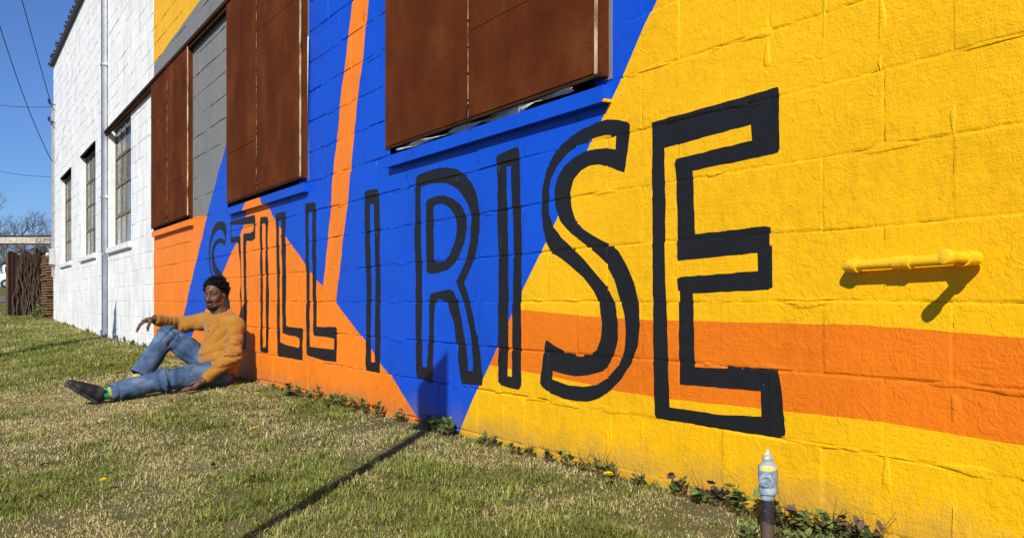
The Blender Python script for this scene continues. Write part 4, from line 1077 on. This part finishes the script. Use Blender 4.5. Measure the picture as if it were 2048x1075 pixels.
# ================================================================ bare trees, fence and street clutter beyond the far corner
def bare_tree(px, base_y, Z, H, spread, seed, label, lean=(0, 0)):
    r = random.Random(seed); t = (px - XC) / F
    x, y = -(NX * Z) + NZ * t * Z, -D + NZ * Z + NX * t * Z
    g = float(gz(x, y)); root = empty('bare_tree', (x, y, g)); tag(root, label, 'tree', 'bare trees beyond the street')
    q = MB(); tw = MB()
    def grow(p, d, L, rad, lev):
        n = 4; pts = [p]; dd = d.copy()
        for i in range(n):
            dd = (dd + Vector((r.uniform(-1, 1), r.uniform(-1, 1), r.uniform(-.5, .7))) * .16).normalized(); pts.append(pts[-1] + dd * L / n)
        m = q if lev < 3 else tw
        m.tube(pts, [rad * (1 - .4 * i / n) for i in range(n + 1)], 7 if lev < 2 else 4, lev == 0)
        if lev >= 6: return
        for i in range(3 if lev < 4 else 2 + (lev < 6)):
            a = r.uniform(.3, .85) * spread; b = r.uniform(0, 6.283); o = dd.orthogonal().normalized(); o2 = dd.cross(o)
            nd = (dd * math.cos(a) + (o * math.cos(b) + o2 * math.sin(b)) * math.sin(a) + Vector((0, 0, .12))).normalized()
            grow(pts[-1 - (i == 2 and lev > 0)], nd, L * r.uniform(.62, .82), rad * .58, lev + 1)
    grow(Vector((0, 0, -.3)), Vector((lean[0], lean[1], 1)).normalized(), H * .30, H * .022, 0)
    q.build('trunk', 'bark', root, True); tw.build('twigs', 'bark', root)
bare_tree(-22, 600, 44, 5.6, 1.1, 3, 'large bare tree with spreading limbs left of the sign beam', (.25, .1))
bare_tree(58, 600, 58, 5.0, 1.0, 5, 'rounded bare tree standing behind the sign beam')
bare_tree(10, 600, 66, 5.0, 1.0, 11, 'far bare tree behind the white truck')
bare_tree(-110, 600, 50, 6.5, 1.0, 13, 'bare tree beside the street beyond the large one')
for i, (px_, Z_) in enumerate(((-40, 80), (25, 84), (85, 78), (110, 90), (50, 96), (5, 104), (75, 110))):
    bare_tree(px_, 600, Z_, 5.4 + .5 * (i % 3), 1.1, 30 + i, 'low twiggy bare tree in the thicket far beyond the street')
def fence():
    # rusted corrugated sheets, standing square to the wall just past the far corner
    s = 26.4; sh = []
    o0, o1 = .82, -3.4; x = -s
    root = empty('rusty_fence', (x, -.3, float(gz(x, -.3)))); tag(root, 'dark rusted corrugated sheet fence draped with dry vines past the white corner', 'fence')
    L = Vector(root.location); n = 7; w = (o0 - o1) / n
    for i in range(n):
        a = o0 - w * i; h = 1.50 + .11 * i + random.uniform(-.05, .05); vs = []; fs = []; m = 24
        for j in range(m + 1):
            o = a - w * 1.02 * j / m; dx = .018 * math.sin(j / m * 2 * math.pi * 7) + .02 * (i % 2) + random.uniform(-.004, .004); zt = h + .05 * math.sin(j * .5 + i); g = float(gz(x, -o))
            vs += [(x + dx, -o, g - .05), (x + dx * 1.2, -o, g + h * .5), (x + dx, -o, g + zt)]
        for j in range(m):
            b = j * 3; fs += [(b, b + 3, b + 4, b + 1), (b + 1, b + 4, b + 5, b + 2)]
        me = mesh('sheet', [Vector(v) - L for v in vs], fs, ['rust_fence'], smooth=True); obj('sheet', me, root)
    for i in range(n + 1):
        o = o0 - w * i + .01; g = float(gz(x, -o)); q = MB(); q.box(x - .09, x - .03, -o - .03, -o + .03, g - .1, g + 1.55 + .1 * i); q.build('post', 'pole_wood', root, False, L).location = (0, 0, 0)
    r = random.Random(4)
    for i in range(60):
        o = r.uniform(-.9, .80); g = float(gz(x, -o)); p = Vector((x + .05, -o, g)); pts = [p.copy()]; hh = r.uniform(1.0, 1.9)
        for j in range(12):
            p = p + Vector((r.uniform(-.012, .014), r.uniform(-.05, .05), hh / 12)); p.x = max(p.x, x + .04); pts.append(p.copy())
        q = MB(); q.tube(pts, [(.004 + .012 * ((i * 37) % 10) / 10) * (1 - .06 * j) for j in range(13)], 5); q.build('vine', 'twig_dry' if i % 3 == 0 else 'bark', root, False, L).location = (0, 0, 0)
fence()
def board_stack():
    s = 25.3; x = -s; o = -.05; g = float(gz(x, 0)); root = empty('board_stack', (x, .15, g)); tag(root, 'stack of weathered brown boards between the white corner and the rusty fence', 'board stack')
    for i in range(24):
        q = MB(); q.box(-.55 + random.uniform(-.03, .03), .55 + random.uniform(-.05, .05), -.28 + random.uniform(-.03, .03), .5, i * .062, i * .062 + .04, .003); q.build('board', 'board_wood', root)
    for i in range(24):
        q = MB(); q.box(-.45, -.38, -.2, .45, i * .062 + .0405, i * .062 + .0615); q.build('spacer', 'rust_dark', root)
board_stack()
def sign_beam():
    Z = 33.0
    def at(px, py, Zz): t = (px - XC) / F; return Vector((-(NX * Zz) + NZ * t * Zz, -D + NZ * Zz + NX * t * Zz, CAMZ + (HY - py) / F * Zz))
    a, b = at(-190, 473, Z), at(170, 476.5, Z); zb = at(-190, 486.5, Z).z
    root = empty('sign_beam', ((a.x + b.x) / 2, (a.y + b.y) / 2, float(gz((a.x + b.x) / 2, (a.y + b.y) / 2)))); tag(root, 'faded overhead sign beam with worn lettering spanning the far yard entrance', 'sign')
    L = Vector(root.location); d = (b - a); d.z = 0; ln = d.length; d.normalize(); nrm = Vector((d.y, -d.x, 0))
    if nrm.x < 0: nrm = -nrm
    z0, z1 = zb, a.z
    def slab(nm, mt, u0, u1, zz0, zz1, t0, t1):
        q = MB(); vs = [Vector((a.x, a.y, 0)) + d * u + nrm * t + Vector((0, 0, z)) - L for u in (u0, u1) for t in (t0, t1) for z in (zz0, zz1)]
        q.add(vs, [(0, 1, 3, 2), (4, 6, 7, 5), (0, 4, 5, 1), (2, 3, 7, 6), (0, 2, 6, 4), (1, 5, 7, 3)]); q.build(nm, mt, root)
    slab('face_board', 'sign_face', 0, ln, z0, z1, -.03, .03); slab('top_rail', 'rust_dark', -.02, ln + .02, z1 + .001, z1 + .035, -.05, .06); slab('bottom_rail', 'rust_dark', -.02, ln + .02, z0 - .035, z0 - .001, -.05, .06)
    for u in (.05, ln - .05): slab('upright', 'pole_wood', u - .07, u + .07, float(gz(a.x + d.x * u, a.y + d.y * u)) - .1, z0 - .036, -.07, .07)
    cu = bpy.data.curves.new('lettering', 'FONT'); cu.body = 'EQUIPMENT'; cu.size = (z1 - z0) * .95; cu.extrude = .004
    tmp = bpy.data.objects.new('lettering', cu); col.objects.link(tmp); bpy.context.view_layer.update()
    me = bpy.data.meshes.new_from_object(tmp); bpy.data.objects.remove(tmp); me.materials.clear(); me.materials.append(MATS['sign_ink'])
    xs = [v.co.x for v in me.vertices]; wd = max(xs)
    u0 = ln * (72 + 190) / 360.0 
    P = Vector((a.x, a.y, z0 + (z1 - z0) * .16)) + d * u0 + nrm * .035 - L
    # letters run in the direction that reads correctly from the lawn
    right = d if d.dot(Vector((NZ, NX, 0))) > 0 else -d
    M = Matrix((right, Vector((0, 0, 1)), nrm)).transposed()
    for v in me.vertices: v.co = P + M @ Vector((v.co.x * .62, v.co.y, v.co.z))
    obj('lettering', me, root)
sign_beam()
def truck():
    Z = 66; t = (62 - XC) / F; x, y = -(NX * Z) + NZ * t * Z, -D + NZ * Z + NX * t * Z; g = float(gz(x, y))
    root = empty('white_truck', (x, y, g)); root.rotation_euler = (0, 0, R(62)); root.scale = (.74, .74, .74); tag(root, 'white box truck parked across the street behind the rusty fence', 'truck')
    q = MB(); q.box(-1.0, 3.0, -1.0, 1.0, .75, 2.75, .04); q.build('cargo_box', 'truck_white', root)
    q = MB(); q.box(-2.6, -1.05, -.95, .95, .55, 1.35, .08); q.box(-2.2, -1.05, -.9, .9, 1.352, 2.15, .10); q.build('cab', 'truck_white', root)
    q = MB(); q.box(-2.215, -2.195, -.78, .78, 1.45, 2.0); q.build('windscreen', 'truck_glass', root)
    for y_ in (-.915, .895):
        q = MB(); q.box(-1.95, -1.25, y_, y_ + .02, 1.5, 2.0); q.build('side_window', 'truck_glass', root)
    q = MB(); q.box(-2.3, 2.9, -.4, .4, .45, .74); q.build('chassis', 'tyre_black', root)
    for wx in (-1.9, 1.9):
        for wy in (-.98, .74):
            q = MB(); q.lathe((wx, wy, .42), (0, 1, 0), [(.30, 0), (.42, .03), (.42, .21), (.30, .24)], 18); w = q.build('wheel', 'tyre_black', root, True)
            q = MB(); q.lathe((wx, wy - .01, .42), (0, 1, 0), [(.2, 0), (.2, .26)], 12); q.build('rim', 'galvanised', w, True)
truck()

# ================================================================ lawn
def leaf_mat(name, attr=True, c=(.1, .14, .03), trans=.25):
    k = N(name)
    if attr:
        a = k.n('Attribute'); a.attribute_name = 'tint'; src = a.outputs['Color']
    else:
        p = k.pos(); src = k.ramp(k.noise(p, 40, 3), [(.3, tuple(x * .6 for x in c)), (.7, tuple(min(.8, x * 1.35) for x in c))])
    k.color(src); k.rough(.6, .25)
    tl = k.n('BsdfTranslucent'); k.l(src, tl.inputs[0]); mx = k.n('MixShader'); mx.inputs[0].default_value = trans
    out = k.t.nodes['Material Output']; k.l(k.b.outputs[0], mx.inputs[1]); k.l(tl.outputs[0], mx.inputs[2]); k.l(mx.outputs[0], out.inputs[0])
leaf_mat('grass_blade')
def lawn():
    P = []
    def fill(s0, s1, o0, o1, dens, width, length, keep):
        n = int((s1 - s0) * (o1 - o0) * dens); s = rng.uniform(s0, s1, n); o = rng.uniform(o0, o1, n); m = keep(s, o); s, o = s[m], o[m]
        P.append(np.stack([s, o, np.full(len(s), width), np.full(len(s), length)], 1))
    dist = lambda s, o: np.hypot(s, o - D)
    def frus(s, o, ext=.12):
        X = -NZ * s + NX * (D - o); Z = NX * s + NZ * (D - o); return (Z > .3) & (np.abs(X / np.maximum(Z, .01)) < .535 + ext)
    rng_in = lambda a, b: (lambda s, o: (dist(s, o) >= a) & (dist(s, o) < b) & frus(s, o))
    rng_out = lambda a, b: (lambda s, o: (dist(s, o) >= a) & (dist(s, o) < b) & ~frus(s, o))
    fill(-1, 3.4, .004, 4, 34000, .0027, .036, rng_in(0, 3.3))
    fill(0, 5.2, .004, 4, 22000, .0032, .038, rng_in(3.3, 5))
    fill(2, 9, .004, 4.5, 13000, .0040, .040, rng_in(5, 8.5))
    fill(5, 16, .004, 5, 7500, .0058, .043, rng_in(8.5, 14))
    fill(10, 38, -2 + 2.004, 5, 2600, .0085, .052, rng_in(14, 34))
    fill(24.3, 38, -6, .0, 900, .012, .06, rng_in(14, 40))
    fill(-3, 9, .004, 7, 1500, .006, .045, rng_out(0, 9)); fill(2, 36, .004, 9, 260, .013, .055, rng_out(9, 34))
    P = np.concatenate(P)
    bare = vnoise(P[:, 0] + 17, P[:, 1] + 17, 11, 41) * .6 + vnoise(P[:, 0] + 17, P[:, 1] + 17, 4, 42) * .4
    P = P[(bare < .66) | (rng.random(len(P)) < .30)]; n = len(P); s, o, w, L = P.T
    x, y = -s, -o; z = gz(x, y) - .003
    # patches: dry straw near the wall mid-way and in streaks, greener hollows
    dry = .45 * vnoise(s + 40, o + 40, 1.1, 1) + .42 * vnoise(s + 40, o * 1.6 + 40, 2.6, 2) + .25 * vnoise(s + 40, o + 40, 9, 3)
    dry += .22 * np.exp(-((s - 5.8) / 1.9) ** 2) * np.exp(-((o - .7) / .75) ** 2) + .10 * np.exp(-((s - 7) / 2.5) ** 2)
    dry += .16 * np.exp(-((o - 1.5 - .25 * np.sin(s)) / .5) ** 2) * np.exp(-((s - 6.5) / 2.2) ** 2)
    dry = np.clip((dry - .50) * 3.2 + rng.normal(0, .26, n), 0, 1)
    hgt = L * .82 * rng.uniform(.35, 1.35, n) * (1 - .35 * dry) * (1 + 1.0 * (vnoise(s + 9, o + 9, 6, 5) - .5)) * (1 + .6 * (vnoise(s + 9, o + 9, 17, 6) - .5))
    tuft = (vnoise(s + 70, o + 70, 7, 8) > .74) & (rng.random(n) < .35) & (dry < .5); hgt = np.where(tuft, hgt * 1.6, hgt); w = np.where(tuft, w * 1.7, w)
    clov = rng.random(n) < .035 * (vnoise(s + 3, o + 3, 3, 9) > .5); w = np.where(clov, w * 3.2, w); hgt = np.where(clov, hgt * .75, hgt)
    az = rng.uniform(0, 2 * np.pi, n); lean = np.clip(rng.normal(1.12, .38, n) + .25 * dry, .1, 1.55)
    d = np.stack([np.cos(az), np.sin(az)], 1); side = np.stack([-d[:, 1], d[:, 0]], 1) * (w * rng.uniform(.7, 1.3, n))[:, None] / 2
    curl = rng.uniform(-.5, .6, n)
    B = np.stack([x, y, z], 1); l1, l2 = lean * .6, np.minimum(lean * 1.15 + curl, 1.75)
    M = B + np.concatenate([d * (np.sin(l1) * hgt * .55)[:, None], (np.cos(l1) * hgt * .55)[:, None]], 1)
    T = M + np.concatenate([d * (np.sin(l2) * hgt * .5)[:, None], (np.cos(l2) * hgt * .5)[:, None]], 1)
    # blades never reach into the wall
    for A in (M, T): A[:, 1] = np.where((A[:, 0] > -WALL_S1) & (B[:, 1] < 0), np.minimum(A[:, 1], -.003), A[:, 1])
    sd = np.concatenate([side, np.zeros((n, 1))], 1)
    V = np.stack([B - sd, B + sd, M + sd * .85, M - sd * .85, T], 1).reshape(-1, 3)
    me = bpy.data.meshes.new('grass'); me.vertices.add(n * 5); me.vertices.foreach_set('co', V.astype(np.float32).ravel())
    b = np.arange(n)[:, None] * 5
    loops = np.concatenate([b + [0, 1, 2, 3], b + [3, 2, 4]], 1).astype(np.int32).ravel()
    me.loops.add(n * 7); me.loops.foreach_set('vertex_index', loops)
    st = np.stack([np.arange(n) * 7, np.arange(n) * 7 + 4], 1).astype(np.int32).ravel(); me.polygons.add(n * 2); me.polygons.foreach_set('loop_start', st)
    g1, g2, st1, st2, br = np.array((.130, .172, .022)), np.array((.265, .295, .056)), np.array((.45, .37, .140)), np.array((.64, .545, .27)), np.array((.12, .085, .045))
    a = rng.random(n)[:, None]; c = (g1 * (1 - a) + g2 * a); stc = st1 * (1 - a) + st2 * a; dd = np.where(dry > rng.random(n) * .9 + .05, 1.0, .12 * rng.random(n))[:, None]
    c = c * (.75 + .5 * vnoise(s + 5, o + 5, 8, 12))[:, None]; c = c * (1 - dd) + stc * dd; c[clov] = np.array((.10, .16, .035)) * rng.uniform(.8, 1.4, (clov.sum(), 1)); m = rng.random(n) < .06; c[m] = br * rng.uniform(.7, 1.5, (m.sum(), 1))
    c = np.concatenate([c, np.ones((n, 1))], 1)
    at = me.attributes.new('tint', 'FLOAT_COLOR', 'POINT'); at.data.foreach_set('color', np.repeat(c, 5, 0).astype(np.float32).ravel())
    me.materials.append(MATS['grass_blade']); me.update(); me.validate()
    tag(obj('grass', me), 'short mown lawn of green and straw coloured blades', 'grass', kind='stuff')
    print('blades', n)
lawn()

# ================================================================ weeds along the wall foot
for nm, c in (('leaf_green', (.145, .195, .042)), ('leaf_dark', (.082, .118, .034)), ('leaf_purple', (.115, .075, .058)), ('leaf_pale', (.17, .215, .065))):
    leaf_mat(nm, False, c, .18)
def leaf_mesh(shape):
    if shape == 'ivy': out = [(0, 0), (.22, -.05), (.50, .12), (.34, .38), (.42, .62), (.16, .70), (0, 1.0), (-.16, .70), (-.42, .62), (-.34, .38), (-.50, .12), (-.22, -.05)]
    else: out = [(0, 0), (.16, .12), (.30, .35), (.30, .60), (.16, .86), (0, 1), (-.16, .86), (-.30, .60), (-.30, .35), (-.16, .12)]
    vs = [(x, y, .10 * abs(x) + .18 * y * y * -.5) for x, y in out] + [(0, .45, -.03)]; n = len(out)
    return vs, [(i, (i + 1) % n, n) for i in range(n)]
LM = {}
for sh in ('ivy', 'oval'):
    for mt in ('leaf_green', 'leaf_dark', 'leaf_purple', 'leaf_pale'):
        v, f = leaf_mesh(sh); LM[sh, mt] = mesh('leaf', v, f, [mt], smooth=True)
def weed(s, out, h, nst, size, sh, mats, label, singles=False, dryt=0):
    g = float(gz(-s, -out)); root = empty('wall_weed', (-s, -out, g)); tag(root, label, 'weed', 'weeds along the wall foot')
    st = MB(); pts_all = []; r = random
    for i in range(nst):
        a = r.uniform(math.pi, 2 * math.pi) if out < .06 else r.uniform(0, 6.28); sp = r.uniform(.1, .75) * h; H = h * r.uniform(.5, 1.05)
        p = [Vector((r.uniform(-.03, .03), r.uniform(-.015, .0), -.01))]
        for j in range(1, 5): t = j / 4; p.append(Vector((p[0].x + math.cos(a) * sp * t, min(out - .012, p[0].y + math.sin(a) * sp * t * .6), H * (t - .25 * t * t) * 1.2)) + Vector((r.uniform(-.006, .006), 0, 0)))
        st.tube(p, [.0022, .0020, .0017, .0013, .0008], 5); pts_all.append(p)
    for i in range(dryt):
        a = r.uniform(-.9, .9); H = h * r.uniform(.8, 1.7); p = [Vector((r.uniform(-.05, .05), -.005, 0)), Vector((math.sin(a) * H * .4, -.01, H * .55)), Vector((math.sin(a) * H * .9, -.012, H * .95))]; st.tube(p, [.0013, .001, .0005], 4)
    st.build('stem', 'twig_dry', root)
    fv, ff, fm = [], [], []; names = sorted(set(mats))
    for p in pts_all:
        nl = r.randint(5, 8)
        for k in range(nl):
            t = .25 + .75 * k / max(1, nl - 1); q = p[0].lerp(p[-1], t) if t > .99 else p[min(3, int(t * 4))].lerp(p[min(4, int(t * 4) + 1)], t * 4 - int(t * 4) if t < 1 else 1)
            mt = r.choice(mats); S = size * r.uniform(.6, 1.2)
            E = Matrix.Translation(q) @ Matrix.Rotation(r.uniform(0, 6.28), 4, 'Z') @ Matrix.Rotation(r.uniform(-.2, 1.25), 4, 'X') @ Matrix.Rotation(r.uniform(-.5, .5), 4, 'Y') @ Matrix.Scale(S, 4)
            if singles:
                o = bpy.data.objects.new('leaf', LM[sh, mt]); o.matrix_local = E; link(o, root); o.matrix_local = E
                wv = [E @ v.co for v in LM[sh, mt].vertices]; over = max(v.y for v in wv) + -out + .004
                if over > 0: E = Matrix.Translation((0, -over, 0)) @ E; o.matrix_local = E
            else:
                me = LM[sh, mt]; vv = [E @ v.co for v in me.vertices]; ov = max(v.y for v in vv) - out + .003
                if ov > 0: vv = [v - Vector((0, ov, 0)) for v in vv]
                o0 = len(fv); fv += vv; ff += [tuple(i + o0 for i in pl.vertices) for pl in me.polygons]; fm += [names.index(mt)] * len(me.polygons)
    if not singles: obj('foliage', mesh('foliage', fv, ff, names, fm, smooth=True), root)
LET = [(440, 'the first S'), (485, 'the T'), (530, 'the first I'), (582, 'the first L'), (645, 'the second L'), (748, 'the lone I'), (895, 'the R'), (1018, 'the I of RISE'), (1180, 'the S of RISE'), (1430, 'the E')]
def under(px):
    b = min(LET, key=lambda l: abs(l[0] - px)); a = sorted(LET, key=lambda l: abs(l[0] - px))[1]
    if abs(abs(b[0] - px) - abs(a[0] - px)) < 45: return 'between ' + min(a, b)[1] + ' and ' + max(a, b)[1]
    return 'below ' + b[1]
def foot(px, out=.03):
    s = wall_pt(px, 800, out)[0]; return s
for px in (150, 178, 206, 236, 252, 268, 290):
    weed(foot(px, .04), .04, random.uniform(.06, .13), 5, .035, 'oval', ['leaf_green', 'leaf_pale', 'leaf_dark'], 'small green weed at the foot of the white painted wall', dryt=2)
for px in (583, 600, 622, 642, 664, 678, 694, 712, 735, 760, 800):
    weed(foot(px, .04), .04, random.uniform(.05, .11), 6, .030, 'oval', ['leaf_green', 'leaf_pale', 'leaf_green', 'leaf_dark'], 'leafy green weed at orange wall ' + under(px), dryt=1)
for px in (520, 548):
    weed(foot(px, .04), .04, .045, 4, .022, 'oval', ['leaf_green', 'leaf_pale'], 'tiny green weed at orange wall ' + under(px))
for px in (862, 876, 890, 905):
    weed(foot(px, .04), .04, random.uniform(.07, .11), 8, .032, 'oval', ['leaf_dark', 'leaf_green'], 'dark leafy weed at the foot of the blue painted wall')
for px in (972, 990, 1035, 1062, 1100, 1138):
    weed(foot(px, .035), .035, random.uniform(.035, .07), 5, .024, 'oval', ['leaf_green', 'leaf_dark'], 'low small-leaved weed at yellow wall ' + under(px), dryt=2)
for px in (1170, 1206, 1226, 1285):
    weed(foot(px, .035), .035, random.uniform(.05, .085), 4, .024, 'oval', ['leaf_dark', 'leaf_green', 'leaf_green'], 'dark twiggy weed at yellow wall ' + under(px), dryt=6)
for px in (1368, 1412, 1438):
    weed(foot(px, .035), .035, random.uniform(.05, .085), 4, .030, 'ivy', ['leaf_purple', 'leaf_green', 'leaf_dark'], 'purplish broad-leaved weed at the yellow wall under the letter E', True, 2)
weed(foot(1472, .05), .05, .10, 4, .036, 'ivy', ['leaf_dark', 'leaf_purple', 'leaf_green'], 'tall ivy-leaved weed with dark purple leaves left of the riser pipe', True)
weed(foot(1500, .05), .05, .085, 4, .032, 'ivy', ['leaf_dark', 'leaf_green'], 'ivy-leaved green weed close beside the riser pipe', True)
for px, o in ((1565, .07), (1590, .06), (1615, .06), (1640, .05), (1668, .05)):
    weed(foot(px, o), o, random.uniform(.05, .085), 5, .029, 'ivy', ['leaf_green', 'leaf_dark', 'leaf_green', 'leaf_purple'], 'spreading ivy-leaved weed at the yellow wall right of the riser pipe', True, 2)
for px, o in ((1560, .16), (1600, .14), (1500, .22), (1640, .12), (1580, .24), (1530, .30)):
    weed(foot(px, o), o, random.uniform(.03, .05), 6, .024, 'oval', ['leaf_green', 'leaf_pale', 'leaf_dark'], 'low round-leaved weed in the grass around the riser pipe')
for px in (1690, 1720, 1755):
    weed(foot(px, .04), .04, random.uniform(.06, .09), 5, .028, 'oval', ['leaf_purple', 'twig_dry' if False else 'leaf_dark'], 'reddish dried weed at the yellow wall foot past the ivy weeds', False, 7)
weed(25.0, .25, .34, 14, .07, 'oval', ['leaf_green', 'leaf_pale'], 'bright green bush growing in front of the board stack')
weed(24.6, .35, .26, 10, .06, 'oval', ['leaf_green', 'leaf_pale'], 'lower green bush at the far white corner')

# ================================================================ dandelions, dead leaves
simple('petal_yellow', (.80, .62, .012), .6, .2, var=.15, scale=60)
def dandelion(px, py, label, sc=1.0):
    p = ground_px(px, py + 4); root = empty('dandelion', (p.x, p.y, float(gz(p.x, p.y)))); tag(root, label, 'dandelion', 'dandelions in the lawn')
    q = MB(); q.tube([(0, 0, -.01), (.004, .002, .02), (.0, 0, .046 * sc)], .0016, 6); q.build('stem', 'leaf_green', root)
    q = MB(); r = random
    for ring, (n, R0, tilt) in enumerate(((20, .020, .15), (16, .017, .5), (12, .012, .9))):
        for i in range(n):
            a = 6.283 * i / n + r.uniform(-.1, .1); L = R0 * sc * r.uniform(.85, 1.1); c, s_ = math.cos(a), math.sin(a); w = .0026 * sc; z = .046 * sc
            e = (c * L * math.cos(tilt), s_ * L * math.cos(tilt), z + L * math.sin(tilt)); q.add([(-s_ * w * .5, c * w * .5, z), (s_ * w * .5, -c * w * .5, z), (e[0] + s_ * w, e[1] - c * w, e[2]), (e[0] - s_ * w, e[1] + c * w, e[2])], [(0, 1, 2, 3)])
    q.build('flower_head', 'petal_yellow', root)
for px, py, lb in ((515, 797, 'yellow dandelion in dry grass right of the seated person'), (510, 870, 'yellow dandelion in the open lawn beside the long post shadow'), (208, 979, 'large yellow dandelion alone in the lawn in front of the outstretched shoe'), (1217, 971, 'yellow dandelion in the lawn below the letters S and E'),
                   (117, 708, 'small yellow dandelion beside the far pole shadow'), (152, 708, 'small yellow dandelion beside the far pole shadow'), (212, 718, 'small yellow dandelion beside the far pole shadow'), (113, 718, 'small yellow dandelion beside the far pole shadow')):
    dandelion(px, py, lb, 1.0)
def dead_leaf(px, py, size, label):
    p = ground_px(px, py + 3); g = float(gz(p.x, p.y)); vs = []; fs = []; n = 12
    for i in range(n):
        a = 6.283 * i / n; rr = size * (.7 + .3 * math.cos(a) ** 2 + random.uniform(-.12, .12)); vs.append((math.cos(a) * rr, math.sin(a) * rr * .6, .022 + .008 * math.sin(2 * a) + random.uniform(0, .006)))
    vs.append((0, 0, .018)); fs = [(i, (i + 1) % n, n) for i in range(n)]
    o = obj('dead_leaf', mesh('dead_leaf', vs, fs, ['dirt_brown'], smooth=True), None, (p.x, p.y, g)); o.rotation_euler = (0, 0, random.uniform(0, 3)); tag(o, label, 'leaf', 'dead leaves on the lawn')
dead_leaf(578, 788, .075, 'large curled brown dead leaf at the foot of the orange wall'); dead_leaf(594, 793, .05, 'smaller brown dead leaf beside the large curled one')
dead_leaf(426, 935, .02, 'small brown dead leaf lying in the open lawn'); dead_leaf(85, 998, .018, 'grey-brown dead leaf in the lawn left of the large dandelion')
